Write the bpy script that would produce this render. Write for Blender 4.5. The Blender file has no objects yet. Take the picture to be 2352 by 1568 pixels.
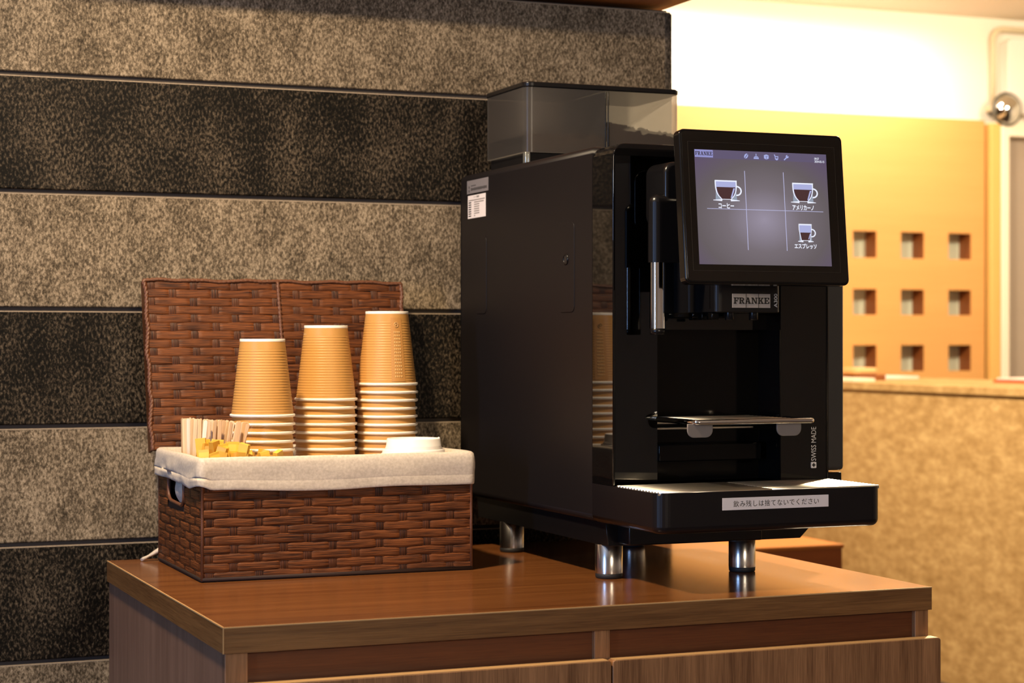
import bpy, bmesh, math, random
from mathutils import Vector, Matrix, noise
random.seed(7)
S = bpy.context.scene
COL = S.collection
PI = math.pi

# ------------------------------------------------------------------ camera
CAM_Z = 1.189                 # eye height above the floor
T = CAM_Z - 0.35              # top of the cabinet
THETA = math.atan(1801.0/4395.0)
cam_d = bpy.data.cameras.new('camera')
cam = bpy.data.objects.new('camera', cam_d); COL.objects.link(cam)
cam.location = (0, 0, CAM_Z)
cam.rotation_euler = (PI/2, 0, -THETA)
cam_d.sensor_width = 36.0
cam_d.lens = 36.0*4395.0/2352.0
cam_d.clip_start = 0.05
cam_d.dof.use_dof = True
cam_d.dof.focus_distance = 2.74
cam_d.dof.aperture_fstop = 6.5
S.camera = cam

# ------------------------------------------------------------------ colour management / world
S.view_settings.view_transform = 'Standard'
S.view_settings.look = 'None'
S.view_settings.exposure = 0.0
S.view_settings.gamma = 1.0
S.view_settings.use_curve_mapping = False
W = bpy.data.worlds.new('world'); S.world = W; W.use_nodes = True
bg = W.node_tree.nodes['Background']
bg.inputs['Color'].default_value = (1.0, 0.82, 0.62, 1); bg.inputs['Strength'].default_value = 0.05

# ------------------------------------------------------------------ lights
def area(name, loc, target, size, energy, color, size_y=None, spread=None):
    l = bpy.data.lights.new(name, 'AREA'); l.energy = energy; l.color = color
    l.shape = 'RECTANGLE' if size_y else 'DISK'; l.size = size
    if size_y: l.size_y = size_y
    if spread: l.spread = spread
    o = bpy.data.objects.new(name, l); COL.objects.link(o); o.location = loc
    d = Vector(target) - Vector(loc)
    o.rotation_euler = d.to_track_quat('-Z', 'Y').to_euler()
    return o
WARM = (1.0, 0.83, 0.58); NEUT = (1.0, 0.80, 0.56); COOL = (0.62, 0.76, 1.0)
area('key_downlight', (0.30, 2.28, 2.25), (0.95, 2.85, T), 0.12, 16.0, (1.0, 0.77, 0.50), spread=math.radians(110))
area('front_lamp', (1.1, -1.6, 1.95), (1.0, 3.1, 1.3), 0.55, 36, (1.0, 0.83, 0.62))
area('window_light', (-2.9, 0.45, 1.45), (1.0, 2.5, 1.2), 0.22, 62, (0.30, 0.52, 1.0), size_y=1.4)
area('back_downlight', (5.0, 5.2, 2.6), (4.5, 7.0, 1.0), 0.4, 54, WARM)
area('wall_washer', (4.1, 6.99, 2.61), (4.15, 7.29, 2.0), 1.8, 17, (1.0, 0.89, 0.74), size_y=0.10, spread=math.radians(130))
area('counter_downlight', (2.35, 5.0, 2.6), (3.9, 5.2, 0.55), 0.4, 150, WARM)
area('side_downlight', (3.05, 3.85, 2.6), (1.6, 2.8, 0.9), 0.16, 46, (1.0, 0.80, 0.52), spread=math.radians(90))

# ------------------------------------------------------------------ materials
def nt(name):
    m = bpy.data.materials.new(name); m.use_nodes = True
    t = m.node_tree; b = t.nodes['Principled BSDF']
    return m, t, b
def rgb(*c): return (c[0], c[1], c[2], 1.0)
def simple(name, col, rough=0.5, metal=0.0, spec=0.5, bump=0.0, bscale=200.0, coat=0.0, var=0.0):
    m, t, b = nt(name)
    b.inputs['Base Color'].default_value = rgb(*col); b.inputs['Roughness'].default_value = rough
    b.inputs['Metallic'].default_value = metal; b.inputs['Specular IOR Level'].default_value = spec
    b.inputs['Coat Weight'].default_value = coat
    tc = t.nodes.new('ShaderNodeTexCoord'); n = t.nodes.new('ShaderNodeTexNoise')
    n.inputs['Scale'].default_value = bscale; n.inputs['Detail'].default_value = 3
    t.links.new(tc.outputs['Object'], n.inputs['Vector'])
    if bump:
        bp = t.nodes.new('ShaderNodeBump'); bp.inputs['Strength'].default_value = bump; bp.inputs['Distance'].default_value = 0.001
        t.links.new(n.outputs['Fac'], bp.inputs['Height']); t.links.new(bp.outputs['Normal'], b.inputs['Normal'])
    if var:
        mx = t.nodes.new('ShaderNodeMixRGB'); mx.inputs['Color1'].default_value = rgb(*[c*(1-var) for c in col])
        mx.inputs['Color2'].default_value = rgb(*[min(1, c*(1+var)) for c in col])
        t.links.new(n.outputs['Fac'], mx.inputs['Fac']); t.links.new(mx.outputs['Color'], b.inputs['Base Color'])
    return m
def emit(name, col, strength):
    m = bpy.data.materials.new(name); m.use_nodes = True; t = m.node_tree; t.nodes.clear()
    e = t.nodes.new('ShaderNodeEmission'); e.inputs['Color'].default_value = rgb(*col); e.inputs['Strength'].default_value = strength
    o = t.nodes.new('ShaderNodeOutputMaterial'); t.links.new(e.outputs[0], o.inputs[0]); return m
def ramp(t, stops):
    r = t.nodes.new('ShaderNodeValToRGB'); e = r.color_ramp.elements
    e[0].position, e[0].color = stops[0][0], rgb(*stops[0][1])
    e[1].position, e[1].color = stops[-1][0], rgb(*stops[-1][1])
    for p, c in stops[1:-1]:
        k = e.new(p); k.color = rgb(*c)
    return r
def granite(name, stops, scale=150.0, rough=0.5, stretch=(1, 1, 1), rot=0.0, spec=0.12):
    m, t, b = nt(name)
    tc = t.nodes.new('ShaderNodeTexCoord'); mp = t.nodes.new('ShaderNodeMapping')
    mp.inputs['Scale'].default_value = stretch; mp.inputs['Rotation'].default_value = (0, rot, 0)
    t.links.new(tc.outputs['Object'], mp.inputs['Vector'])
    n = t.nodes.new('ShaderNodeTexNoise'); n.inputs['Scale'].default_value = scale; n.inputs['Detail'].default_value = 5; n.inputs['Roughness'].default_value = 0.68
    n2 = t.nodes.new('ShaderNodeTexNoise'); n2.inputs['Scale'].default_value = scale*0.06; n2.inputs['Detail'].default_value = 2
    t.links.new(mp.outputs[0], n.inputs['Vector']); t.links.new(mp.outputs[0], n2.inputs['Vector'])
    ad = t.nodes.new('ShaderNodeMath'); ad.operation = 'MULTIPLY_ADD'; ad.inputs[1].default_value = 0.22; ad.inputs[2].default_value = -0.11
    t.links.new(n2.outputs['Fac'], ad.inputs[0])
    a2 = t.nodes.new('ShaderNodeMath'); a2.operation = 'ADD'; t.links.new(n.outputs['Fac'], a2.inputs[0]); t.links.new(ad.outputs[0], a2.inputs[1])
    r = ramp(t, stops); t.links.new(a2.outputs[0], r.inputs['Fac']); t.links.new(r.outputs['Color'], b.inputs['Base Color'])
    bp = t.nodes.new('ShaderNodeBump'); bp.inputs['Strength'].default_value = 0.35; bp.inputs['Distance'].default_value = 0.001
    t.links.new(n.outputs['Fac'], bp.inputs['Height']); t.links.new(bp.outputs['Normal'], b.inputs['Normal'])
    b.inputs['Roughness'].default_value = rough; b.inputs['Specular IOR Level'].default_value = spec
    return m
def wood(name, c1, c2, axis='x', rough=0.35, gscale=1.0, bump=0.15, spec=0.5, fine=1.0):
    m, t, b = nt(name)
    tc = t.nodes.new('ShaderNodeTexCoord')
    def grain(scale, along, detail):
        mp = t.nodes.new('ShaderNodeMapping'); s = [scale*gscale]*3; s['xyz'.index(axis)] = along*gscale
        mp.inputs['Scale'].default_value = s; t.links.new(tc.outputs['Object'], mp.inputs['Vector'])
        n = t.nodes.new('ShaderNodeTexNoise'); n.inputs['Scale'].default_value = 1.0; n.inputs['Detail'].default_value = detail; n.inputs['Roughness'].default_value = 0.6
        n.inputs['Distortion'].default_value = 0.25
        t.links.new(mp.outputs[0], n.inputs['Vector']); return n
    n1 = grain(42, 1.6, 5); n2 = grain(480*fine, 14, 2)
    ad = t.nodes.new('ShaderNodeMath'); ad.operation = 'MULTIPLY_ADD'; ad.inputs[1].default_value = 0.45; t.links.new(n2.outputs['Fac'], ad.inputs[0]); 
    m2 = t.nodes.new('ShaderNodeMath'); m2.operation = 'MULTIPLY'; m2.inputs[1].default_value = 0.60; t.links.new(n1.outputs['Fac'], m2.inputs[0])
    t.links.new(m2.outputs[0], ad.inputs[2])
    r = ramp(t, [(0.36, c1), (0.68, c2)]); t.links.new(ad.outputs[0], r.inputs['Fac']); t.links.new(r.outputs['Color'], b.inputs['Base Color'])
    bp = t.nodes.new('ShaderNodeBump'); bp.inputs['Strength'].default_value = bump; bp.inputs['Distance'].default_value = 0.0006
    t.links.new(n2.outputs['Fac'], bp.inputs['Height']); t.links.new(bp.outputs['Normal'], b.inputs['Normal'])
    b.inputs['Roughness'].default_value = rough; b.inputs['Specular IOR Level'].default_value = spec
    return m
def wicker(name, c1, c2):
    m, t, b = nt(name)
    uv = t.nodes.new('ShaderNodeUVMap'); mp = t.nodes.new('ShaderNodeMapping'); mp.inputs['Scale'].default_value = (24, 760, 1)
    t.links.new(uv.outputs[0], mp.inputs['Vector'])
    n = t.nodes.new('ShaderNodeTexNoise'); n.inputs['Scale'].default_value = 1.0; n.inputs['Detail'].default_value = 3; n.inputs['Distortion'].default_value = 0.3
    t.links.new(mp.outputs[0], n.inputs['Vector'])
    n2 = t.nodes.new('ShaderNodeTexNoise'); n2.inputs['Scale'].default_value = 9.0; t.links.new(uv.outputs[0], n2.inputs['Vector'])
    ad = t.nodes.new('ShaderNodeMath'); ad.operation = 'MULTIPLY_ADD'; ad.inputs[1].default_value = 0.35; t.links.new(n2.outputs['Fac'], ad.inputs[0]); t.links.new(n.outputs['Fac'], ad.inputs[2])
    r = ramp(t, [(0.53, c1), (0.80, c2)]); t.links.new(ad.outputs[0], r.inputs['Fac']); t.links.new(r.outputs['Color'], b.inputs['Base Color'])
    bp = t.nodes.new('ShaderNodeBump'); bp.inputs['Strength'].default_value = 0.8; bp.inputs['Distance'].default_value = 0.0012
    t.links.new(n.outputs['Fac'], bp.inputs['Height']); t.links.new(bp.outputs['Normal'], b.inputs['Normal'])
    b.inputs['Roughness'].default_value = 0.5; b.inputs['Specular IOR Level'].default_value = 0.3
    return m
M = {}
M['granite_light'] = granite('pale_granite', [(0.32, (0.028, 0.021, 0.013)), (0.46, (0.112, 0.085, 0.056)), (0.58, (0.262, 0.205, 0.140)), (0.70, (0.43, 0.345, 0.245))], 215, 0.55, (1.4, 1, 0.85), 0.6)
M['granite_dark'] = granite('black_granite', [(0.43, (0.003, 0.0024, 0.0018)), (0.50, (0.013, 0.0098, 0.0066)), (0.61, (0.082, 0.062, 0.042)), (0.74, (0.19, 0.148, 0.102))], 175, 0.5, (1.4, 1, 0.85), 0.6)
M['granite_mid'] = granite('grey_granite', [(0.36, (0.02, 0.016, 0.012)), (0.50, (0.075, 0.06, 0.045)), (0.62, (0.16, 0.13, 0.10)), (0.78, (0.30, 0.25, 0.19))], 150, 0.5, (1.5, 1, 0.8), 0.6)
M['arris'] = simple('lit_stone_edge', (0.30, 0.235, 0.165), 0.8, bump=0.4, bscale=300, var=0.5)  # paler strip along each course top, edge highlight put into the colour
M['joint'] = simple('grey_joint', (0.045, 0.036, 0.030), 0.9)
M['counter_granite'] = granite('tan_granite', [(0.30, (0.34, 0.20, 0.075)), (0.5, (0.46, 0.29, 0.12)), (0.70, (0.62, 0.42, 0.19))], 34, 0.5, (1, 0.5, 1))
M['wood_top'] = wood('reddish_wood_laminate', (0.125, 0.041, 0.011), (0.225, 0.084, 0.024), 'x', 0.19, 1.0, 0.05, 0.65)
M['wood_edge'] = wood('brown_wood_edging', (0.105, 0.041, 0.010), (0.245, 0.112, 0.034), 'x', 0.38, 1.4, 0.2)
M['wood_edge_y'] = wood('brown_wood_edging_side', (0.105, 0.041, 0.010), (0.245, 0.112, 0.034), 'y', 0.38, 1.4, 0.2)
M['wood_door'] = wood('brown_oak_front', (0.13, 0.052, 0.018), (0.40, 0.195, 0.082), 'z', 0.42, 1.3, 0.25)
M['wood_rail'] = wood('red_brown_rail', (0.080, 0.019, 0.004), (0.15, 0.044, 0.010), 'x', 0.4, 1.2, 0.1)
M['wood_side'] = wood('brown_side_panel', (0.15, 0.075, 0.045), (0.25, 0.135, 0.085), 'z', 0.5, 1.0, 0.1)
M['edge_line'] = simple('pale_edge_strip', (0.55, 0.33, 0.14), 0.4)
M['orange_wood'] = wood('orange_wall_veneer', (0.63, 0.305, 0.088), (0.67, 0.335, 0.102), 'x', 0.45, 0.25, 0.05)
M['orange_dark'] = wood('shaded_and_brown_timber', (0.20, 0.055, 0.010), (0.27, 0.08, 0.016), 'z', 0.5, 0.4, 0.05)  # veneer darkened to put the jambs' shade into the colour; also the stand base
M['bench_wood'] = wood('bench_timber', (0.36, 0.115, 0.017), (0.44, 0.15, 0.026), 'x', 0.4, 0.6, 0.05)
M['bench_shaded'] = wood('bench_shaded_timber', (0.22, 0.055, 0.009), (0.30, 0.08, 0.014), 'x', 0.5, 0.6, 0.05)  # bench timber again, with the shade below the lit top put into the colour
M['post_wood'] = wood('yellow_post_veneer', (0.70, 0.38, 0.10), (0.78, 0.44, 0.13), 'z', 0.45, 0.5, 0.05)
M['soffit_wood'] = wood('soffit_timber', (0.40, 0.12, 0.02), (0.55, 0.19, 0.04), 'y', 0.45, 0.6, 0.05)
M['plaster'] = simple('cream_plaster', (0.88, 0.82, 0.72), 0.9, bump=0.05, bscale=60)
M['ceiling'] = simple('ceiling_paint', (0.80, 0.72, 0.60), 0.95)
M['niche'] = simple('pale_green_plaster', (0.58, 0.62, 0.50), 0.9)
M['door_grey'] = simple('taupe_door', (0.36, 0.285, 0.225), 0.5, var=0.04, bscale=3)
M['frame_cream'] = simple('cream_frame', (0.85, 0.75, 0.60), 0.5)
M['conduit'] = simple('beige_conduit', (0.66, 0.56, 0.38), 0.5)
M['white_box'] = simple('white_metal_box', (0.86, 0.80, 0.74), 0.5)
M['floor'] = simple('dark_carpet', (0.06, 0.04, 0.03), 0.95, bump=0.4, bscale=300)
M['matte_black'] = simple('matte_black_metal', (0.0085, 0.0068, 0.0075), 0.29, spec=0.28, bump=0.03, bscale=1500)
M['body_black'] = simple('powder_coated_black', (0.0085, 0.0068, 0.0075), 0.46, spec=0.24, bump=0.03, bscale=1500)
M['satin_black'] = simple('satin_black_plastic', (0.006, 0.0055, 0.006), 0.25, spec=0.4)
M['gloss_black'] = simple('gloss_black_plastic', (0.004, 0.0035, 0.0035), 0.03, spec=0.5)
M['panel_black'] = simple('black_front_plastic', (0.003, 0.0026, 0.0024), 0.10, spec=0.18)
M['rubber'] = simple('black_rubber', (0.01, 0.01, 0.012), 0.6)
M['grey_module'] = simple('dark_grey_plastic', (0.050, 0.050, 0.053), 0.42, spec=0.4, bump=0.05, bscale=900)
M['chrome'] = simple('chrome', (0.86, 0.85, 0.83), 0.06, metal=1.0)
M['steel'] = simple('brushed_steel', (0.70, 0.68, 0.65), 0.22, metal=1.0)
M['grille_steel'] = simple('grille_steel', (0.85, 0.80, 0.70), 0.34, metal=1.0)
M['glass_line'] = simple('glass_line', (0.035, 0.027, 0.02), 0.3)
M['tab'] = simple('grey_plastic_tab', (0.20, 0.17, 0.15), 0.5)
M['bezel'] = simple('black_glass_bezel', (0.010, 0.0075, 0.0055), 0.10, spec=0.6)
M['plate_silver'] = simple('silver_plate', (0.42, 0.38, 0.36), 0.4, metal=0.3)
M['label_grey'] = simple('grey_label', (0.20, 0.185, 0.195), 0.5)
M['paper_white'] = simple('white_label', (0.80, 0.74, 0.74), 0.6)
M['ink'] = simple('black_ink', (0.012, 0.010, 0.010), 0.6)
M['ink_dim'] = simple('dim_ink', (0.07, 0.065, 0.068), 0.6)
M['ink_grey'] = simple('grey_ink', (0.30, 0.27, 0.26), 0.6)
M['print_white'] = simple('pale_print', (0.62, 0.60, 0.58), 0.5)
M['wicker'] = wicker('brown_woven_fibre', (0.026, 0.0058, 0.0014), (0.175, 0.052, 0.0125))
M['wicker_stake'] = wicker('brown_woven_upright', (0.018, 0.0042, 0.0012), (0.100, 0.030, 0.0085))
M['wicker_back'] = simple('dark_wicker_core', (0.022, 0.007, 0.003), 0.8)
M['rope'] = simple('twisted_brown_cord', (0.13, 0.048, 0.022), 0.45, bump=0.5, bscale=700, var=0.4)
M['kraft'] = simple('kraft_paper', (0.54, 0.275, 0.075), 0.42, spec=0.4, bump=0.12, bscale=500, var=0.06)
M['kraft_gloss'] = simple('kraft_gloss', (0.70, 0.44, 0.17), 0.15, spec=0.8)
M['kraft_seam'] = simple('kraft_seam', (0.50, 0.24, 0.065), 0.40, spec=0.4)
M['cup_white'] = simple('white_cup_paper', (0.88, 0.82, 0.73), 0.45)
M['lid_white'] = simple('white_plastic', (0.86, 0.81, 0.76), 0.35)
M['stick_a'] = wood('pale_birch', (0.66, 0.46, 0.27), (0.82, 0.62, 0.40), 'z', 0.6, 2.0, 0.1)
M['stick_b'] = wood('tan_birch', (0.50, 0.31, 0.15), (0.66, 0.44, 0.25), 'z', 0.6, 2.0, 0.1)
M['stick_c'] = wood('white_birch', (0.78, 0.66, 0.56), (0.88, 0.78, 0.68), 'z', 0.6, 2.0, 0.1)
M['packet'] = simple('yellow_paper', (0.80, 0.47, 0.06), 0.45, var=0.05, bscale=80)
M['packet_b'] = simple('ochre_paper', (0.62, 0.33, 0.04), 0.45, var=0.05, bscale=80)
M['beans'] = simple('roasted_beans', (0.05, 0.026, 0.012), 0.35, spec=0.6)
M['mirror'] = simple('silver_mirror', (0.75, 0.75, 0.72), 0.05, metal=1.0)
M['mirror_rim'] = simple('dark_rim', (0.09, 0.08, 0.06), 0.3)
M['red'] = simple('red_lacquer', (0.55, 0.07, 0.02), 0.4)
M['pink'] = simple('pale_pink_paper', (0.85, 0.68, 0.62), 0.7)
M['tray_wood'] = simple('pale_orange_wood', (0.75, 0.42, 0.17), 0.5)
M['door_metal'] = simple('latch_metal', (0.45, 0.46, 0.42), 0.25, metal=0.8)
# linen
m, t, b = nt('cream_linen'); M['linen'] = m
tc = t.nodes.new('ShaderNodeTexCoord')
w1 = t.nodes.new('ShaderNodeTexNoise'); w1.inputs['Scale'].default_value = 260; w1.inputs['Detail'].default_value = 3
t.links.new(tc.outputs['Object'], w1.inputs['Vector'])
n3 = t.nodes.new('ShaderNodeTexNoise'); n3.inputs['Scale'].default_value = 2600; t.links.new(tc.outputs['Object'], n3.inputs['Vector'])
r = ramp(t, [(0.3, (0.50, 0.43, 0.355)), (0.7, (0.64, 0.56, 0.47))]); t.links.new(w1.outputs['Fac'], r.inputs['Fac']); t.links.new(r.outputs['Color'], b.inputs['Base Color'])
bp = t.nodes.new('ShaderNodeBump'); bp.inputs['Strength'].default_value = 0.35; bp.inputs['Distance'].default_value = 0.0006
t.links.new(n3.outputs['Fac'], bp.inputs['Height']); t.links.new(bp.outputs['Normal'], b.inputs['Normal'])
b.inputs['Roughness'].default_value = 0.95; b.inputs['Specular IOR Level'].default_value = 0.1
# smoked hopper plastic
def smoked(name, tint, fac, col, rough):
    m, t, b = nt(name)
    b.inputs['Base Color'].default_value = rgb(*col); b.inputs['Roughness'].default_value = rough; b.inputs['Specular IOR Level'].default_value = 0.5
    tr = t.nodes.new('ShaderNodeBsdfTransparent'); tr.inputs['Color'].default_value = rgb(*tint)
    mx = t.nodes.new('ShaderNodeMixShader'); mx.inputs[0].default_value = fac
    tl = t.nodes.new('ShaderNodeBsdfTranslucent'); tl.inputs['Color'].default_value = rgb(0.92, 0.87, 0.80)
    m1 = t.nodes.new('ShaderNodeMixShader'); m1.inputs[0].default_value = 0.5
    t.links.new(b.outputs[0], m1.inputs[1]); t.links.new(tl.outputs[0], m1.inputs[2])
    t.links.new(m1.outputs[0], mx.inputs[1]); t.links.new(tr.outputs[0], mx.inputs[2])
    t.links.new(mx.outputs[0], t.nodes['Material Output'].inputs[0]); return m
M['smoked'] = smoked('smoked_plastic', (0.62, 0.60, 0.57), 0.40, (0.10, 0.094, 0.090), 0.24)
# screen
m = bpy.data.materials.new('lit_display'); m.use_nodes = True; M['display'] = m
t = m.node_tree; t.nodes.clear()
uv = t.nodes.new('ShaderNodeUVMap'); mp = t.nodes.new('ShaderNodeMapping'); mp.inputs['Location'].default_value = (-0.5, -0.40, 0)
t.links.new(uv.outputs[0], mp.inputs['Vector'])
ln = t.nodes.new('ShaderNodeVectorMath'); ln.operation = 'LENGTH'; t.links.new(mp.outputs[0], ln.inputs[0])
r = ramp(t, [(0.0, (0.32, 0.28, 0.36)), (0.28, (0.185, 0.155, 0.175)), (0.5, (0.135, 0.112, 0.12)), (0.72, (0.12, 0.085, 0.15))])
t.links.new(ln.outputs['Value'], r.inputs['Fac'])
e = t.nodes.new('ShaderNodeEmission'); e.inputs['Strength'].default_value = 1.0; t.links.new(r.outputs['Color'], e.inputs['Color'])
o = t.nodes.new('ShaderNodeOutputMaterial'); t.links.new(e.outputs[0], o.inputs[0])
M['ui_white'] = emit('display_white', (0.85, 0.88, 1.0), 1.0)
M['ui_line'] = emit('display_line', (0.50, 0.50, 0.75), 1.0)
M['ui_icon'] = emit('display_icon', (0.38, 0.42, 0.75), 1.0)
M['ui_bar'] = emit('display_bar', (0.125, 0.10, 0.17), 1.0)
M['ui_logo'] = emit('display_logo_ground', (0.30, 0.30, 0.62), 1.0)
M['ui_dark'] = emit('display_dark', (0.045, 0.03, 0.035), 1.0)
M['ui_coffee'] = emit('display_coffee', (0.075, 0.035, 0.035), 1.0)
M['ui_glass'] = emit('display_glass', (0.42, 0.44, 0.72), 1.0)
M['ui_glow'] = emit('display_glow', (0.30, 0.34, 0.42), 1.0)

# ------------------------------------------------------------------ mesh helpers
class MB:
    """collects shapes in one bmesh, then links them as one mesh object"""
    def __init__(s): s.bm = bmesh.new(); s.uv = s.bm.loops.layers.uv.new('UVMap'); s.mi = 0
    def face(s, pts, mi=None, smooth=False, uvs=None):
        vs = [s.bm.verts.new(p) for p in pts]
        f = s.bm.faces.new(vs); f.material_index = s.mi if mi is None else mi; f.smooth = smooth
        if uvs:
            for l, u in zip(f.loops, uvs): l[s.uv].uv = u
        return f
    def grid(s, pts, mi=None, smooth=True, closed_u=False, closed_v=False, uvs=None):
        """pts[i][j] -> surface"""
        mi = s.mi if mi is None else mi
        V = [[s.bm.verts.new(p) for p in row] for row in pts]
        ni, nj = len(V), len(V[0])
        for i in range(ni - (0 if closed_u else 1)):
            for j in range(nj - (0 if closed_v else 1)):
                i2, j2 = (i+1) % ni, (j+1) % nj
                try: f = s.bm.faces.new((V[i][j], V[i2][j], V[i2][j2], V[i][j2]))
                except ValueError: continue
                f.smooth = smooth; f.material_index = mi
                if uvs:
                    for l, (a, b_) in zip(f.loops, ((i, j), (i2, j), (i2, j2), (i, j2))): l[s.uv].uv = uvs[a][b_]
        return V
    def box(s, x0, x1, y0, y1, z0, z1, bev=0.0, seg=2, mi=None, smooth=None):
        mi = s.mi if mi is None else mi
        r_ = bmesh.ops.create_cube(s.bm, size=1.0, matrix=Matrix.Translation(((x0+x1)/2, (y0+y1)/2, (z0+z1)/2)) @ Matrix.Diagonal((x1-x0, y1-y0, z1-z0, 1)))
        vs = r_['verts']; fs = {f for v in vs for f in v.link_faces}
        for f in fs: f.material_index = mi
        if bev:
            es = list({e for v in vs for e in v.link_edges})
            rb = bmesh.ops.bevel(s.bm, geom=es, offset=bev, segments=seg, profile=0.5, affect='EDGES')
            for f in rb['faces']: f.material_index = mi; f.smooth = True
        return vs
    def prism(s, outline, lo, hi, axis='z', bev=0.0, seg=2, mi=None, smooth_sides=False, bev_caps='both'):
        """outline: list of 2-D points; extruded along axis from lo to hi"""
        mi = s.mi if mi is None else mi
        def P(a, c):
            if axis == 'z': return (a[0], a[1], c)
            if axis == 'y': return (a[0], c, a[1])
            return (c, a[0], a[1])
        A = [s.bm.verts.new(P(p, lo)) for p in outline]; B = [s.bm.verts.new(P(p, hi)) for p in outline]
        n = len(outline)
        fa = s.bm.faces.new(A); fb = s.bm.faces.new(B); fa.material_index = fb.material_index = mi
        sides = []
        for i in range(n):
            f = s.bm.faces.new((A[i], A[(i+1) % n], B[(i+1) % n], B[i])); f.material_index = mi; f.smooth = smooth_sides; sides.append(f)
        bmesh.ops.recalc_face_normals(s.bm, faces=[fa, fb] + sides)
        if bev:
            es = []
            if bev_caps in ('both', 'lo'): es += list(fa.edges)
            if bev_caps in ('both', 'hi'): es += list(fb.edges)
            rb = bmesh.ops.bevel(s.bm, geom=es, offset=bev, segments=seg, profile=0.5, affect='EDGES')
            for f in rb['faces']: f.material_index = mi; f.smooth = True
    def lathe(s, prof, c=(0, 0, 0), n=40, mi=None, smooth=True, cap=False, axis='z'):
        mi = s.mi if mi is None else mi
        pts = []
        for (r_, z) in prof:
            row = []
            for k in range(n):
                a = 2*PI*k/n
                if axis == 'z': row.append((c[0]+r_*math.cos(a), c[1]+r_*math.sin(a), c[2]+z))
                elif axis == 'y': row.append((c[0]+r_*math.cos(a), c[1]+z, c[2]-r_*math.sin(a)))
                else: row.append((c[0]+z, c[1]+r_*math.cos(a), c[2]+r_*math.sin(a)))
            pts.append(row)
        V = s.grid(pts, mi, smooth, closed_v=True)
        if cap:
            for row in (V[0], V[-1]):
                f = s.bm.faces.new(row); f.material_index = mi
    def tube(s, path, r_, n=10, mi=None, cap=True, rfun=None, flat=1.0):
        mi = s.mi if mi is None else mi
        path = [Vector(p) for p in path]; rows = []; up = Vector((0, 0, 1)); prev = None
        for i, p in enumerate(path):
            d = (path[min(i+1, len(path)-1)] - path[max(i-1, 0)]).normalized()
            if prev is None:
                a = d.cross(up)
                if a.length < 1e-3: a = d.cross(Vector((1, 0, 0)))
                a.normalize()
            else:
                a = (prev - d*prev.dot(d)).normalized()
            prev = a; b_ = d.cross(a); rr = rfun(i/(len(path)-1)) if rfun else r_
            rows.append([p + a*rr*math.cos(2*PI*k/n) + b_*rr*flat*math.sin(2*PI*k/n) for k in range(n)])
        V = s.grid(rows, mi, True, closed_v=True)
        if cap:
            for row in (V[0], V[-1]):
                f = s.bm.faces.new(row); f.material_index = mi
    def add_mesh(s, me, mat, mi):
        n0 = len(s.bm.faces); s.bm.verts.ensure_lookup_table(); nv = len(s.bm.verts)
        s.bm.from_mesh(me); s.bm.verts.ensure_lookup_table(); s.bm.faces.ensure_lookup_table()
        for v in s.bm.verts[nv:]: v.co = mat @ v.co
        for f in s.bm.faces[n0:]: f.material_index = mi
    def build(s, name, mats, parent=None, recalc=True, autosmooth=None):
        if recalc: bmesh.ops.recalc_face_normals(s.bm, faces=s.bm.faces)
        me = bpy.data.meshes.new(name); s.bm.to_mesh(me); s.bm.free()
        for m_ in (mats if isinstance(mats, (list, tuple)) else [mats]): me.materials.append(m_)
        o = bpy.data.objects.new(name, me); COL.objects.link(o)
        if parent:
            o.parent = parent
            loc = parent.location.copy(); p = parent.parent
            while p: loc += p.location; p = p.parent
            if parent.type == 'EMPTY' or True:
                o.location = -loc
        return o
def tag(o, label, cat, group=None, kind=None):
    o['label'] = label; o['category'] = cat
    if group: o['group'] = group
    if kind: o['kind'] = kind
    return o
def struct(o): o['kind'] = 'structure'; return o
def thing(name, loc, label, cat, group=None):
    e_ = bpy.data.objects.new(name, None); COL.objects.link(e_); e_.location = loc; e_.empty_display_size = 0.05
    return tag(e_, label, cat, group)
def rrect(x0, x1, y0, y1, r_, n=6, corners=(1, 1, 1, 1)):
    """rounded rectangle, corners order: (x0,y0) (x1,y0) (x1,y1) (x0,y1)"""
    out = []
    for k, (cx, cy, a0) in enumerate(((x0+r_, y0+r_, PI), (x1-r_, y0+r_, 1.5*PI), (x1-r_, y1-r_, 0), (x0+r_, y1-r_, 0.5*PI))):
        if not corners[k]:
            out.append(((x0, y0), (x1, y0), (x1, y1), (x0, y1))[k]); continue
        for i in range(n+1):
            a = a0 + 0.5*PI*i/n; out.append((cx + r_*math.cos(a), cy + r_*math.sin(a)))
    return out
def text_mesh(txt, size, align='CENTER', extrude=0.0002, offset=0.0, spacing=1.0, aligny='CENTER'):
    c = bpy.data.curves.new('lettering', 'FONT'); c.body = txt; c.size = size; c.align_x = align; c.align_y = aligny
    c.extrude = extrude; c.offset = offset; c.space_character = spacing; c.resolution_u = 3
    o_ = bpy.data.objects.new('lettering', c); COL.objects.link(o_)
    dg = bpy.context.evaluated_depsgraph_get(); me = bpy.data.meshes.new_from_object(o_.evaluated_get(dg))
    bpy.data.objects.remove(o_); bpy.data.curves.remove(c)
    return me
def FACE_FRONT(x, y, z, rot=0.0):      # text plane looking toward -y
    return Matrix.Translation((x, y, z)) @ Matrix.Rotation(PI/2, 4, 'X') @ Matrix.Rotation(rot, 4, 'Z')
def FACE_LEFT(x, y, z):                # text plane looking toward -x (reads toward -y)
    return Matrix.Translation((x, y, z)) @ Matrix.Rotation(-PI/2, 4, 'Z') @ Matrix.Rotation(PI/2, 4, 'X')
def text_width(me):
    xs = [v.co.x for v in me.vertices]; return (max(xs) - min(xs)) if xs else 1.0
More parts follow.
